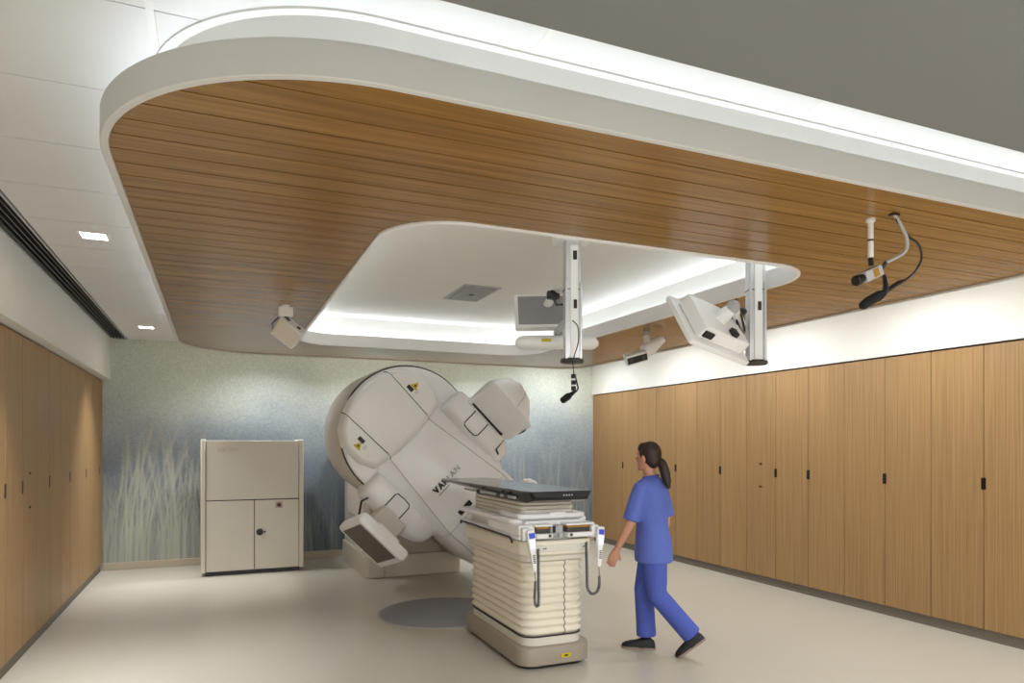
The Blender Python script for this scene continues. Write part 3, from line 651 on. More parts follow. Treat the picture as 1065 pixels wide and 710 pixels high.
# front bay: two cheeks with amber strips between
for x0, x1 in ((BX0+.1, BX0+.235), (BX1-.235, BX1-.01)):
    G().prism([(x0, BY0-.045), (x1, BY0-.045), (x1, BY0+.1), (x0, BY0+.1)], .965, 1.0).obj('front_cheek', M_SHELL, co, bevel=.008)
    G().box(x0+.01, x1-.02, BY0-.01, BY0+.1, 1.0, 1.035).obj('slot_dark', M_DKGREY, co)
    G().box(x0+.01, x1-.02, BY0-.018, BY0+.1, 1.035, 1.05).obj('amber_strip', M_AMBER, co)
    G().box(x0-.01, x1, BY0-.04, BY0+.13, 1.052, 1.068).obj('cheek_lid', M_SHELL, co, bevel=.006)
G().box(2.255, 2.35, BY0+.0, BY0+.1, .965, 1.055).obj('center_block', M_LCDGREY, co, bevel=.01)
G().box(2.27, 2.29, BY0-.01, BY0+.0, 1.0, 1.05).obj('connector', M_BLACK, co)
for x in (2.225, 2.40): G().cyl((x, BY0-.046, .985), (x, BY0-.055, .985), .011, 12).obj('socket', M_DKGREY, co)
G().box(2.3, 2.33, BY0-.05, BY0-.03, .97, 1.0).obj('latch', M_LCDGREY, co)
for x in (BX0+.02, BX1-.005):
    G().box(x-.03, x+.03, BY0-.05, BY0+.02, .955, 1.05).obj('handset_holder', M_SHELL, co, bevel=.012, seg=3)
# slide plates and longitudinal bellows under the top
for k in range(4):
    i = .07+.006*(k % 2); G().prism(rrect(BX0+i, BX1-i, BY0+.12+i*.5, BY1-.08, .05, 5), 1.095+k*.032, 1.125+k*.032).obj('slide_plate', M_BEIGE, co, bevel=.008)
G().prism(rrect(BX0+.02, BX1-.01, BY0+.08, BY0+.5, .05, 5), 1.095, 1.135).obj('front_tray', M_SHELL, co, bevel=.012, seg=3)
G().box(2.28, 2.42, BY0+.075, BY0+.1, 1.12, 1.145).obj('tray_lip', M_SHELL, co, bevel=.008)
# tabletop
g = G(); rings = []
for y, hw, zb in ((4.47, .235, 1.27), (4.49, .25, 1.245), (4.60, .262, 1.222), (5.0, .262, 1.224), (5.7, .262, 1.258), (6.5, .262, 1.282), (6.58, .25, 1.285), (6.61, .22, 1.29)):
    c = 2.295; e = .02 if y < 4.7 else .03
    rings.append([(c-hw+e*1.6, y, zb), (c+hw-e*1.6, y, zb), (c+hw-.012, y, zb+(1.305-zb)*.5), (c+hw, y, 1.305), (c+hw-.006, y, 1.312), (c-hw+.006, y, 1.312), (c-hw, y, 1.305), (c-hw+.012, y, zb+(1.305-zb)*.5)])
g.loft(rings).obj('tabletop', M_CARBON, co, ang=25)
for x in (2.035, 2.555):
    G().box(x-.01, x+.01, 4.72, 5.85, 1.245, 1.265).obj('accessory_rail', M_LCDGREY, co, bevel=.003)
for k in range(4): G().cyl((2.31+.022*k, 4.48, 1.283), (2.31+.022*k, 4.464, 1.283), .006, 8).obj('index_mark', M_LCDGREY, co)
for y in (4.85, 5.0, 5.45): G().box(2.015, 2.03, y, y+.05, 1.24, 1.27).obj('rail_clamp', M_DKGREY, co)
G().prism([(2.34, BY0-.002), (2.42, BY0-.002), (2.42, BY0-.006), (2.34, BY0-.006)], .075, .105).obj('warning_sticker', M_YEL, co)
G().box(2.365, 2.395, BY0-.008, BY0-.005, .083, .095).obj('warning_symbol', M_DKGREY, co)

# hand pendants with cords
def pendant(x, y, loop, label):
    t = thing('hand_pendant', label, 'remote control', (x, y, .8), 'couch hand pendants')
    T = Matrix.Translation((x, y, 1.03)) @ Matrix.Rotation(math.radians(-4), 4, 'X') @ Matrix.Rotation(loop*.09, 4, 'Y')
    g = G(T); rings = []
    for zz, hw, th in ((.01, .018, .01), (0, .03, .016), (-.05, .033, .018), (-.12, .028, .017), (-.16, .02, .015), (-.27, .016, .013), (-.285, .011, .009)):
        rings.append([(a, b, zz) for a, b in rrect(-hw, hw, -th, th, th*.7, 3)])
    b = g.loft(rings).obj('handset_body', M_SHELL, t, ang=60)
    G(T).box(-.022, .022, -.0205, -.016, -.05, -.012).obj('screen', M_SCREEN, b)
    for k in range(3):
        for s in (-1, 1): G(T).cyl((s*.011, -.0195, -.07-.022*k), (s*.011, -.0165, -.07-.022*k), .0075, 10).obj('key', M_KEY, b)
    for k in range(5): G(T).box(-.009, .009, -.0165, -.012, -.175-.013*k, -.168-.013*k).obj('ridge', M_DKGREY, b)
    # cord: straight drop then coiled loop back up to the couch
    e = T @ Vector((0, 0, -.28)); base = []
    if loop > 0:
        w = .1; zb = .62
        base = [e+Vector((0, 0, -.01)), e+Vector((.004, 0, -.08))]
        for k in range(13):
            a = -PI*k/12; base.append(Vector((e.x+.005-w/2+w/2*math.cos(a)*1.0, e.y+.01*k/12, zb-.0+.075*math.sin(a))))
        base += [Vector((e.x+.005-w, e.y+.012, zb+.1)), Vector((e.x+.0-w, e.y+.014, .93))]
    else:
        base = [e+Vector((0, 0, -.01)), e+Vector((.006, 0, -.08)), e+Vector((.0, 0, -.2)), e+Vector((.006, 0, -.245)), e+Vector((.02, 0.002, -.26)), e+Vector((.032, 0.004, -.245)), e+Vector((.034, .006, -.18)), e+Vector((.032, .01, .15))]
    # resample and coil
    L = [0]
    for a, c in zip(base[:-1], base[1:]): L.append(L[-1]+(c-a).length)
    def at(s):
        for k in range(len(base)-1):
            if s <= L[k+1]: return base[k].lerp(base[k+1], (s-L[k])/max(1e-6, L[k+1]-L[k]))
        return base[-1]
    st = .07; g = G(); g.sweep([at(st*k/4) for k in range(5)], .003, 6)
    n = int((L[-1]-st)/.0022); pts = []
    for k in range(n+1):
        s = st+(L[-1]-st)*k/n; p = at(s); tn = (at(min(L[-1], s+.004))-at(max(0, s-.004))).normalized()
        u = tn.cross(Vector((0, 1, 0))); u = u.normalized() if u.length > .01 else Vector((1, 0, 0)); v = Vector((0, 1, 0)); ph = 2*PI*k/5
        pts.append(p+u*.0095*math.cos(ph)+v*.0095*math.sin(ph))
    g.sweep(pts, .004, 4, side=(0, 1, .01)); g.obj('coiled_cord', M_CORD, t)
pendant(2.055, 4.492, -1, 'hand pendant at the left front corner of the couch, cord in a tight loop')
pendant(2.63, 4.492, 1, 'hand pendant at the right front corner of the couch, cord in a wide loop')

# ------------------------------------------------------------------ support columns, monitors, tracking camera
def column(x, y, zb, label, ztop=3.1):
    t = thing('support_column', label, 'ceiling column', (x, y, zb), 'ceiling support columns')
    a = math.atan2(-x, y)*.6
    T = Matrix.Translation((x, y, 0)) @ Matrix.Rotation(a, 4, 'Z')
    G(T).box(-.12, .12, -.09, .09, ztop-.07, ztop).obj('mounting_plate', M_SHELL, t, bevel=.006)
    G(T).box(-.055, .055, -.05, .05, zb+.02, ztop-.06).obj('post', M_ALU, t, bevel=.008)
    for s in (-1, 1): G(T).box(s*.05-.008, s*.05+.008, -.062, -.045, zb+.02, ztop-.35).obj('edge_rail', M_ALU, t, bevel=.003)
    G(T).box(-.022, .03, -.058, -.05, zb+.02, ztop-.1).obj('cable_cover', M_SHELL, t, bevel=.002)
    G(T).box(-.058, .058, -.055, .05, ztop-.4, ztop-.394).obj('joint_line', M_DKGREY, t)
    G(T).box(.0, .022, -.066, -.055, zb+.36, zb+.42).obj('connector', M_BLACK, t, bevel=.003)
    pts = [(.082*math.cos(2*PI*k/28), .075*math.sin(2*PI*k/28)) for k in range(28)]
    g = G(T); g.loft([[(p*s, q*s, z) for p, q in pts] for s, z in ((.9, zb-.004), (1, zb+.004), (1, zb+.016), (.94, zb+.026))]); g.obj('end_bumper', M_DKGREY, t)
    return t, T
c1 = column(2.235, 4.2, 2.21, 'white and aluminium ceiling column in the canopy opening, the left one')
c2 = column(3.40, 3.72, 2.2, 'white and aluminium ceiling column at the right corner of the canopy opening')
G(c1[1]).box(-.005, .022, -.062, -.056, 2.9, 2.96).obj('socket', M_BLACK, c1[0])
# monitor behind the left column
def monitor(name, c, ax, ay, w, h, th, label):
    """c centre, ax = width axis, ay = height axis; screen faces ax x ay"""
    ax = Vector(ax).normalized(); ay = Vector(ay); ay = (ay-ax*ay.dot(ax)).normalized(); az = ax.cross(ay)
    T = Matrix(((ax.x, ay.x, az.x, c[0]), (ax.y, ay.y, az.y, c[1]), (ax.z, ay.z, az.z, c[2]), (0, 0, 0, 1)))
    t = thing(name, label, 'monitor', c, 'ceiling hung monitors')
    return t, T
#@@MON
m1, T1 = monitor('display_monitor', (2.33, 4.78, 2.66), (.93, -.37, .02), (-.05, .5, .8), .46, .3, .06, 'white display monitor seen from below behind the left ceiling column')
g = G(T1); g.prism(rrect(-.25, .25, -.16, .16, .015, 3), -.02, .03); g.obj('bezel', M_SHELL, m1, bevel=.004)
G(T1).box(-.225, .225, -.135, .135, .028, .034).obj('screen', mat('screen_grey', srgb(150, 150, 153), .35), m1)
G(T1).box(-.14, .14, -.1, .1, -.06, -.018).obj('back_housing', M_SHELL, m1, bevel=.02)
G().sweep([(2.33, 4.82, 2.7), (2.34, 4.62, 2.82), (2.26, 4.30, 2.76)], [.03, .04, .035], 10).obj('monitor_arm', M_SHELL, m1)
G().sweep([(2.31, 4.7, 2.80), (2.25, 4.6, 2.78), (2.22, 4.4, 2.64), (2.2, 4.28, 2.62)], .008, 6).obj('cable', M_BLACK, m1)
G().box(2.28, 2.36, 4.62, 4.70, 2.74, 2.8).obj('arm_joint', M_BLACK, m1, bevel=.01)
# tracking camera bar
tb = thing('tracking_camera_bar', 'long white rounded tracking camera bar with a yellow sticker behind the left column', 'camera', (2.35, 4.75, 2.4), )
axb = Vector((.93, -.37, 0)).normalized(); TB = Matrix(((axb.x, .37, 0, 2.33), (axb.y, .93, 0, 4.62), (0, 0, 1, 2.40), (0, 0, 0, 1)))
g = G(TB); rings = []
for x in [-.31+.62*k/24 for k in range(25)]:
    e = min(1, (.31-abs(x)+.004)/.07); k = math.sqrt(max(.02, 1-(1-e)**2)); d = -.03*(1-(x/.31)**2)
    rings.append([(x, .07*k*math.cos(a)+d, (.058*k*math.sin(a))*(1 if math.sin(a) > 0 else .8)) for a in [2*PI*i/16 for i in range(16)]])
g.loft(rings).obj('housing', M_SHELL, tb)
G(TB).box(-.12, -.05, -.107, -.09, .0, .022).obj('sticker', M_YEL, tb)
G(TB).box(-.02, .05, -.03, .05, .04, .11).obj('bracket', M_LCDGREY, tb, bevel=.008)
G(TB).box(.05, .09, -.112, -.09, -.01, .035).obj('connector', M_DKGREY, tb, bevel=.004)
G().sweep([(2.33, 4.62, 2.48), (2.3, 4.45, 2.52), (2.26, 4.28, 2.52)], .028, 8).obj('mount_arm', M_ALU, tb)
# monitor on right column, tilted, seen from its back side
CR, CD = Vector((math.cos(A), -math.sin(A), 0)), Vector((math.sin(A), math.cos(A), 0)); CU = Vector((0, 0, 1))
def sv(u, v, d):            # surveyed position: photograph direction and distance
    return CD*d+CR*((u-532.5)/720*d)+Vector((0, 0, 1.65+(462-v)/720*d))
def vd(r, u, d): return CR*r+CU*u+CD*d
e2 = vd(.464, -.113, .30).normalized(); e1 = vd(.1097, -.3375, -.25).normalized()
c_ = sv(721, 354, 4.25)+e2*.28-e1*.215
m2, T2m = monitor('display_monitor', tuple(c_), e2, -e1, .5, .34, .06, 'white display monitor tilted on an articulated arm beside the right ceiling column')
G(T2m).prism(rrect(-.28, .27, -.215, .215, .012, 3), -.03, .006).obj('bezel', M_SHELL, m2, bevel=.004)
G(T2m).box(-.255, .245, -.19, .19, -.036, -.028).obj('screen', M_PANEL, m2)
G(T2m).prism(rrect(-.22, .2, -.17, .16, .02, 4), .006, .1).obj('back_housing', M_SHELL, m2, bevel=.01)
G(T2m).box(-.2, -.12, -.185, -.12, .03, .075).obj('connector_block', M_BLACK, m2, bevel=.004)
p0 = T2m @ Vector((0, 0, .08)); p1 = T2m @ Vector((.03, .02, .2)); p2 = Vector((3.325, 3.775, 2.47))
G().sweep([p0, p0.lerp(p1, .6), p1, p1.lerp(p2, .5), p2], [.05, .045, .035, .03, .035], 10).obj('monitor_arm', M_SHELL, m2)
G().ell(p1, (.045, .045, .045)).obj('arm_joint', M_LCDGREY, m2)
for k in range(3):
    q = vd(.02*(k-1), .02*k-.02, 0)
    G().sweep([p1+q+CU*.03, p1.lerp(p2, .35)+q*2+CU*(.05-.06*k), p1.lerp(p2, .7)+q*2+CU*(.03-.07*k), p2+q+CU*-.04], .008, 6).obj('cable', M_BLACK, m2)
G().ell(p1.lerp(p2, .62)+CU*.05, (.07, .04, .03)).obj('cable_bundle', M_BLACK, m2)
for k in range(4): G().sweep([p1.lerp(p2, .3+.1*k)+CU*.04, p1.lerp(p2, .45+.12*k)+CU*-.05, p1.lerp(p2, .35+.15*k)+CU*-.11], .006, 5).obj('cable', M_BLACK, m2)
G(T2m).box(.02, .07, -.16, -.1, .09, .13).obj('clip', M_BLACK, m2, bevel=.006)

# ------------------------------------------------------------------ small cameras and microphones
# projector-like camera on the left of the canopy
q0 = sv(297, 319, 5.45)
bx = thing('ceiling_camera', 'small white box camera hung from the left part of the wooden canopy', 'camera', tuple(q0))
G().cyl((q0.x, q0.y, ZW), (q0.x, q0.y, ZW-.02), .035, 16).obj('mount', M_SHELL, bx)
G().box(q0.x-.055, q0.x+.055, q0.y-.03, q0.y+.03, ZW-.09, ZW-.015).obj('bracket', M_SHELL, bx, bevel=.006)
ax_ = vd(.76, -.62, .15).normalized(); n_ = vd(-.28, -.3, -.9); n_ = (n_-ax_*n_.dot(ax_)).normalized(); ay_ = n_.cross(ax_)
cc = sv(300, 345, 5.5)
BT_ = Matrix(((ax_.x, ay_.x, n_.x, cc.x), (ax_.y, ay_.y, n_.y, cc.y), (ax_.z, ay_.z, n_.z, cc.z), (0, 0, 0, 1)))
hb = G(BT_).box(-.1, .1, -.075, .075, -.05, .05).obj('housing', M_BEIGE, bx, bevel=.008)
for s_ in (-1, 1): G(BT_).box(-.1, .1, s_*.08-.005, s_*.08+.005, -.05, .05).obj('side_plate', M_SHELL, bx, bevel=.003)
for k in (-.05, .05): G(BT_).box(k-.014, k+.014, .084, .088, -.015, .015).obj('port', M_DKGREY, bx)
G().sweep([q0+CU*-.06, q0.lerp(cc, .6)], .02, 8).obj('stem', M_DKGREY, bx)
G().sweep([q0+vd(-.02, -.05, 0), cc+vd(-.13, .07, 0), cc+vd(-.12, .0, 0), cc+vd(-.07, .01, 0)], .006, 5).obj('cable', M_BLACK, bx)
# stereo camera on the right
q0 = sv(672, 345.5, 6.73); cc = sv(664, 369, 6.7); c2_ = sv(682, 358, 6.72)
st = thing('ceiling_camera', 'white camera with a dark front bar hung from the right of the wooden canopy', 'camera', tuple(q0))
G().cyl((q0.x, q0.y, ZW), (q0.x, q0.y, ZW-.05), .035, 16).obj('mount', M_LCDGREY, st)
G().sweep([(q0.x, q0.y, ZW-.04), sv(674, 357, 6.7)], .035, 10).obj('stem', M_SHELL, st)
ax_ = (c2_-cc).normalized(); n_ = vd(-.15, -.45, -1); n_ = (n_-ax_*n_.dot(ax_)).normalized(); ay_ = n_.cross(ax_); cm = cc.lerp(c2_, .5)
ST = Matrix(((ax_.x, ay_.x, n_.x, cm.x), (ax_.y, ay_.y, n_.y, cm.y), (ax_.z, ay_.z, n_.z, cm.z), (0, 0, 0, 1)))
G(ST).sweep([(-.04, 0, 0), (.03, 0, 0), (.1, .01, 0), (.19, .015, 0), (.2, .015, 0)], [.06, .075, .06, .042, .02], 12).obj('body', M_SHELL, st)
fx = vd(.95, .28, .1).normalized(); fn = vd(-.2, -.5, -.85); fn = (fn-fx*fn.dot(fx)).normalized(); fy = fn.cross(fx); fc = sv(663, 373, 6.62)
FT = Matrix(((fx.x, fy.x, fn.x, fc.x), (fx.y, fy.y, fn.y, fc.y), (fx.z, fy.z, fn.z, fc.z), (0, 0, 0, 1)))
fb = G(FT).box(-.11, .11, -.05, .05, -.09, 0).obj('head', M_SHELL, st, bevel=.012, seg=3)
G(FT).box(-.1, .1, -.035, .03, -.002, .006).obj('lens_bar', M_BLACK, fb, bevel=.003)
for k in (-.06, .06): G(FT).cyl((k, 0, .005), (k, 0, .012), .02, 14).obj('lens', M_DKGREY, fb)
# video camera on a rod with a microphone under it
q0 = sv(905.5, 228, 3.37)
vc = thing('rod_camera', 'silver video camera with black lens on a white rod under the wooden canopy', 'camera', tuple(q0))
G().cyl((q0.x, q0.y, ZW), (q0.x, q0.y, ZW-.012), .022, 14).obj('flange', M_SHELL, vc)
G().cyl((q0.x, q0.y, ZW-.005), tuple(sv(905.5, 268, 3.37)), .0135, 12).obj('rod', M_SHELL, vc)
G().cyl(tuple(sv(905.5, 249, 3.37)), tuple(sv(905.5, 251, 3.37)), .0145, 12).obj('rod_joint', M_DKGREY, vc)
G().sweep([sv(905.5, 266, 3.37), sv(906, 276, 3.37)], .012, 8).obj('ball_joint', M_BLACK, vc)
a_, b_ = sv(897, 289, 3.33), sv(920, 278, 3.4); ax_ = (b_-a_).normalized(); ay_ = (CU-ax_*ax_.z).normalized(); az_ = ax_.cross(ay_)
VT = Matrix(((ax_.x, ay_.x, az_.x, a_.x), (ax_.y, ay_.y, az_.y, a_.y), (ax_.z, ay_.z, az_.z, a_.z), (0, 0, 0, 1)))
vb = G(VT).box(0, .125, -.026, .026, -.026, .026).obj('camera_body', M_LCDGREY, vc, bevel=.004)
G(VT).box(.05, .09, -.02, .02, .025, .028).obj('side_label', M_AMBER, vb)
G(VT).box(.05, .09, -.02, .02, -.028, -.025).obj('side_label', M_AMBER, vb)
G(VT).sweep([(-.0, 0, 0), (-.02, 0, 0), (-.022, 0, 0), (-.05, 0, 0), (-.055, 0, 0)], [.02, .02, .025, .026, .022], 14).obj('lens', M_BLACK, vc)
G(VT).sweep([(.125, 0, 0), (.16, .005, 0), (.2, .02, 0)], [.014, .012, .01], 8).obj('cable_plug', M_DKGREY, vc)
e_ = VT @ Vector((.19, .018, 0)); tp = sv(930, 223.5, 3.29); tp.z = ZW-.002
def smooth_path(P, n=8):
    P = [Vector(p) for p in P]; P = [P[0]*2-P[1]]+P+[P[-1]*2-P[-2]]; out = []
    for i in range(1, len(P)-2):
        for k in range(n):
            t = k/n; a, b, c, d = P[i-1:i+3]
            out.append(.5*((2*b)+(c-a)*t+(2*a-5*b+4*c-d)*t*t+(3*b-a-3*c+d)*t**3))
    return out+[P[-2]]
G().sweep(smooth_path([e_, sv(941, 262, 3.36), sv(943, 248, 3.33), sv(936, 232, 3.3), tp]), .008, 7).obj('signal_cable', M_LCDGREY, vc)
G().box(tp.x-.02, tp.x+.02, tp.y-.015, tp.y+.015, ZW-.008, ZW).obj('cable_grommet', M_BLACK, vc)
mc = thing('microphone', 'black foam microphone clipped under the silver rod camera', 'microphone', tuple(sv(905, 310, 3.36)))
G().sweep([sv(895, 319.5, 3.34), sv(897, 318, 3.34), sv(903, 313.5, 3.35), sv(915, 307, 3.37), sv(920, 304, 3.38)], [.012, .021, .024, .024, .014], 12).obj('foam_windscreen', M_RUBBER, mc)
G().sweep([sv(918, 305, 3.37), sv(935, 294, 3.4), sv(942, 291, 3.41)], [.012, .012, .006], 8).obj('mic_body', M_BLACK, mc)
G().sweep([sv(921, 303, 3.37), sv(921, 296, 3.37), sv(919.5, 286, 3.38)], [.014, .012, .008], 8).obj('clip', M_BLACK, mc)
G().sweep(smooth_path([sv(942, 291, 3.41), sv(952, 282, 3.42), sv(958.5, 268, 3.4), sv(955, 254, 3.36), sv(945, 246, 3.34), sv(934, 231, 3.3), tp+vd(.006, -.004, 0)]), .0055, 6).obj('cable', M_BLACK, mc)
# microphone hanging under the left column
mh = thing('microphone', 'black foam microphone hanging on a cable below the left ceiling column', 'microphone', tuple(sv(597, 378, 4.74)))
G().sweep(smooth_path([sv(595.5, 333, 4.62), sv(601, 340, 4.60), sv(601.5, 355, 4.60), sv(597, 371, 4.62), sv(596, 379, 4.66), sv(597, 390, 4.68)]), .004, 6).obj('cable', M_BLACK, mh)
for v0, v1, m_ in ((389, 393.5, M_BLACK), (393.5, 395.5, M_SHELL), (395.5, 400, M_BLACK), (400, 401.5, M_SHELL), (401.5, 406, M_BLACK)):
    G().cyl(tuple(sv(596.5, v0, 4.68)), tuple(sv(596.5, v1, 4.68)), .017 if m_ is M_BLACK else .013, 10).obj('connector', m_, mh)
G().sweep(smooth_path([sv(598, 391, 4.68), sv(600, 398, 4.68), sv(601, 404, 4.68), sv(598, 408, 4.68)]), .006, 6).obj('gooseneck', M_BLACK, mh)
G().sweep([sv(583.5, 417.5, 4.66), sv(585, 416.5, 4.66), sv(591, 412, 4.67), sv(594, 410, 4.67), sv(599, 406, 4.68)], [.012, .022, .024, .014, .01], 12).obj('foam_windscreen', M_RUBBER, mh)

# ------------------------------------------------------------------ person
PB = Vector((3.187, 4.62, 0)); PF = Vector((-.82, .572, 0)).normalized(); PR = Vector((PF.y, -PF.x, 0))
def P(f, r, z): return PB+PF*f+PR*r+Vector((0, 0, z))
def rot(v, deg): return Matrix.Rotation(math.radians(deg), 3, 'Z') @ v
pe = thing('person', 'person in blue scrubs with a dark ponytail walking left past the couch', 'person', tuple(PB))
def fin(g, name, m, parent, vox, sm=6):
    o = g.obj(name, m, parent); o.modifiers.clear()
    r = o.modifiers.new('remesh', 'REMESH'); r.mode = 'VOXEL'; r.voxel_size = vox; r.use_smooth_shade = True
    k = o.modifiers.new('smooth', 'SMOOTH'); k.factor = .5; k.iterations = sm
    return o
TW = -16; SR = rot(PR, TW)                      # shoulders turned: left shoulder forward
SF = rot(PF, TW)
def S(f, r, z): return P(0, 0, 0)+PF*.015+SF*f+SR*r+Vector((0, 0, z))
# --- body: head, neck, trunk, arms, hands, legs in one surface
g = G()
hc = S(.03, 0, 1.552); hf = rot(PF, -30)
hr = rot(PR, -30); HM = Matrix(((hr.x, hf.x, 0), (hr.y, hf.y, 0), (0, 0, 1)))
g.ell(hc, (.074, .092, .11), 18, 12, HM); g.ell(hc+hf*.03+CU*-.062, (.056, .06, .055), 14, 9, HM)      # skull, jaw
g.sweep([hc+hf*.085+CU*.02, hc+hf*.108+CU*-.018, hc+hf*.09+CU*-.03], [.009, .014, .01], 8)             # nose
g.ell(hc+hf*.085+CU*-.055, (.022, .012, .012), 10, 6, HM); g.ell(hc+hf*.075+CU*-.1, (.022, .018, .016), 10, 6, HM)   # lips, chin
g.ell(hc+hf*.08+CU*.03, (.05, .014, .012), 10, 6, HM)                                                 # brow
for s_ in (-1, 1): g.ell(hc+hr*(s_*.076)+hf*-.008+CU*-.01, (.012, .02, .032), 10, 7, HM)              # ears
g.sweep([S(-.0, 0, 1.30), S(.0, 0, 1.38), S(.018, 0, 1.43), hc+CU*-.07], [.065, .055, .05, .05], 14)
def trunk(g, rows, off=0):
    for_r = []
    g.loft([[c+ax*(a+off)*math.cos(2*PI*k/24)+ay*(b+off)*math.sin(2*PI*k/24) for k in range(24)] for c, ax, ay, a, b in rows])
TR = [(S(.0, 0, 1.385), SR, SF, .06, .05), (S(-.008, 0, 1.365), SR, SF, .12, .066), (S(-.012, 0, 1.31), SR, SF, .172, .095), (S(-.008, 0, 1.22), SR, SF, .168, .112), (S(.0, 0, 1.12), SR, SF, .155, .112),
      (P(.01, 0, 1.03), rot(PR, TW*.6), rot(PF, TW*.6), .145, .105), (P(.005, 0, .95), PR, PF, .155, .112), (P(0, 0, .87), PR, PF, .168, .12), (P(0, 0, .80), PR, PF, .15, .11)]
trunk(g, TR)
LS, LE, LW = S(.03, -.175, 1.325), S(.10, -.215, 1.045), S(.225, -.19, .82)
RS, RE, RW = S(-.02, .175, 1.325), S(-.06, .215, 1.05), S(-.02, .21, .82)
for a, b, c in ((LS, LE, LW), (RS, RE, RW)):
    g.sweep([a, a.lerp(b, .3), a.lerp(b, .7), b, b.lerp(c, .25), b.lerp(c, .6), c], [.044, .046, .043, .037, .038, .032, .024], 12)
def hand(w, d, inner):
    """five fingers, slightly curled; d = pointing, inner = palm side"""
    d = d.normalized(); side = d.cross(inner).normalized(); inner = side.cross(d)
    g.sweep([w-d*.01, w+d*.03, w+d*.07, w+d*.095], [(.026, .02), (.038, .017), (.042, .015), (.038, .012)], 12, side=side)
    for k, (o_, L) in enumerate(((-.031, .06), (-.011, .072), (.01, .076), (.03, .068))):
        b = w+d*.085+side*o_; g.sweep([b, b+d*L*.45+inner*.006, b+d*L*.8+inner*.02, b+d*L+inner*.034], [.0085, .0082, .0075, .006], 8)
    b = w+d*.03+side*.03; g.sweep([b, b+side*.02+d*.025+inner*.012, b+side*.026+d*.05+inner*.022], [.011, .01, .008], 8)
hand(LW, (LW-LE).normalized()+CU*-.25, PR); hand(RW, (RW-RE).normalized()+CU*-.25, -PR)
RH_, RK, RA = P(.0, .088, .86), P(.075, .085, .48), P(.055, .08, .10)
LH_, LK, LA = P(.0, -.088, .86), P(-.03, -.09, .475), P(-.30, -.095, .17)
for a, b, c in ((RH_, RK, RA), (LH_, LK, LA)):
    g.sweep([a, a.lerp(b, .3), a.lerp(b, .7), b, b.lerp(c, .25), b.lerp(c, .6), c], [.085, .08, .065, .054, .055, .045, .036], 12)
body = fin(g, 'body', M_SKIN, pe, .0065, 5)
# --- clothes
g = G(); trunk(g, [(S(.004, 0, 1.395), SR, SF, .058, .05)]+[TR[1]]+TR[2:7], .016)
hem = [(P(.004, 0, .95), PR, PF, .178, .135), (P(.0, 0, .87), PR, PF, .192, .145), (P(.0, 0, .80), PR, PF, .197, .15), (P(-.004, 0, .735), PR, PF, .198, .152), (P(-.004, 0, .725), PR, PF, .19, .146)]
trunk(g, [(c, x, y, a+.018, b+.018) for c, x, y, a, b in TR[4:6]]+hem)
for a, b, si in ((LS, LE, -1), (RS, RE, 1)):
    g.sweep([S(0, si*.09, 1.345), S(.01, si*.135, 1.34), a+CU*-.01, a.lerp(b, .25), a.lerp(b, .6), a.lerp(b, .93), a.lerp(b, .95)], [.04, .052, .06, .064, .068, .071, .066], 14)
fin(g, 'scrub_top', M_SCRUB, pe, .009, 6)
g = G(); g.sweep([S(.002, 0, 1.388), S(.005, 0, 1.402)], [(.078, .07), (.07, .062)], 20, side=SR); g.obj('collar', M_SCRUB2, pe)
g = G(); trunk(g, [(P(0, 0, .92), PR, PF, .165, .125), (P(0, 0, .86), PR, PF, .175, .13), (P(0, 0, .79), PR, PF, .165, .125)])
for a, b, c, fl in ((RH_, RK, RA, .0), (LH_, LK, LA, .0)):
    e = b.lerp(c, .97)
    g.sweep([a, a.lerp(b, .3), a.lerp(b, .75), b, b.lerp(c, .3), b.lerp(c, .7), e, e.lerp(c, .5)], [.1, .098, .086, .08, .078, .078, .08, .072], 14)
fin(g, 'scrub_trousers', M_SCRUB2, pe, .009, 6)
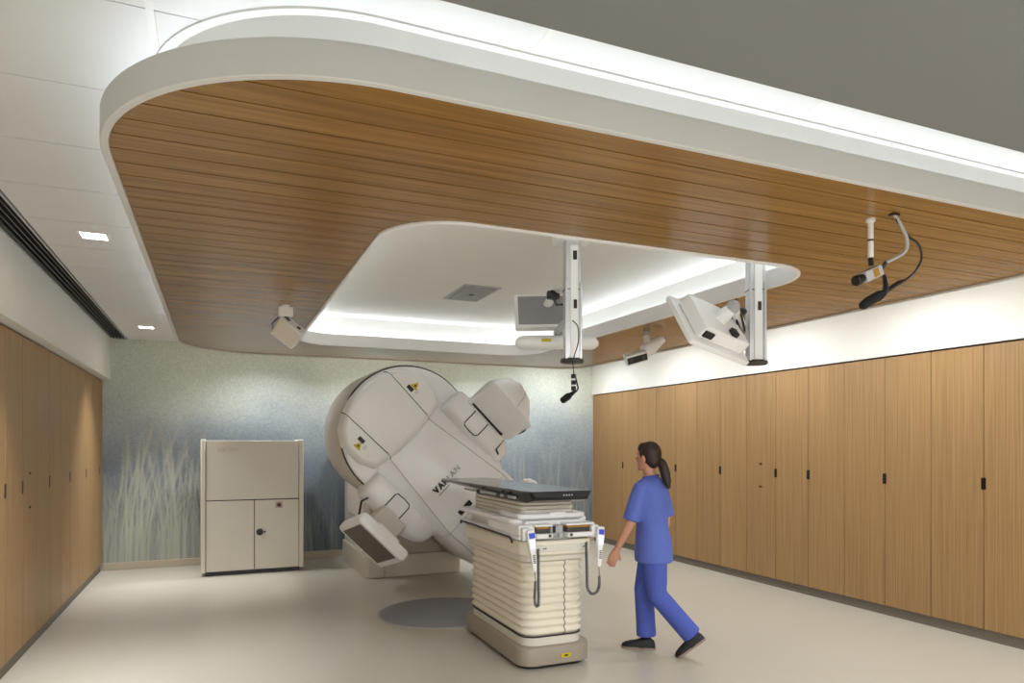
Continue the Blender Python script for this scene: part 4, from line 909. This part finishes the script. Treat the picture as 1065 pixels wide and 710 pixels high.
# --- shoes: right planted flat, left pushing off its toe
def shoe(heel, fwd, up):
    fwd = fwd.normalized(); lat = fwd.cross(up).normalized(); up = lat.cross(fwd).normalized()
    def ring(x, hw, h, z0=0): return [heel+fwd*x+lat*hw*math.cos(a)+up*(z0+(h if math.sin(a) > 0 else z0)*max(0, math.sin(a))) for a in [2*PI*k/16 for k in range(16)]]
    g = G(); g.loft([ring(x, w, h, .012) for x, w, h in ((-.045, .012, .03), (-.035, .028, .06), (0, .036, .085), (.05, .037, .085), (.1, .04, .062), (.16, .044, .05), (.2, .036, .036), (.222, .014, .02))])
    o = g.obj('shoe', M_SHOE, pe, ang=70)
    g = G(); g.loft([[heel+fwd*x+lat*y+up*z for x, y in [(-.05, 0), (-.04, .028), (0, .038), (.06, .036), (.14, .046), (.19, .042), (.222, .018), (.228, 0), (.222, -.018), (.19, -.042), (.14, -.046), (.06, -.036), (0, -.038), (-.04, -.028)]] for z in (0, .016)]); g.obj('sole', M_SOLE, o)
shoe(P(.03, .08, .001), PF+PR*.05, CU)
tf = (PF*.78+CU*-.6).normalized(); toe = P(-.20, -.095, .004)
shoe(toe-tf*.2+CU*.0, tf, (CU*.78+PF*.6))
# --- hair: cap and ponytail
g = G(); g.ell(hc+hf*-.022+CU*.02, (.086, .094, .106), 18, 12, HM); g.ell(hc+hf*-.05+CU*-.035, (.066, .06, .06), 14, 9, HM); g.ell(hc+hf*.03+CU*.07, (.07, .05, .045), 14, 9, HM)
g.sweep(smooth_path([hc+hf*-.07+CU*-.03, hc+hf*-.125+CU*-.05, hc+hf*-.15+CU*-.11, hc+hf*-.17+CU*-.18, hc+hf*-.19+CU*-.25], 4), [.03]*3+[.038]*4+[.04]*4+[.034]*3+[.022]*2+[.008], 12)
fin(g, 'hair', M_HAIR, pe, .008, 4)
g = G(); g.sweep([hc+hf*-.098+CU*-.036, hc+hf*-.115+CU*-.044], .036, 14); g.obj('hair_tie', M_BLACK, pe)
for s_ in (-1, 1):
    e = hc+hf*.081+hr*(s_*.03)+CU*.008
    eo = G().ell(e, (.011, .009, .008), 10, 7, HM).obj('eye', M_WHITE, pe)
    G().ell(e+hf*.007, (.005, .004, .005), 8, 6, HM).obj('iris', M_HAIR, eo)
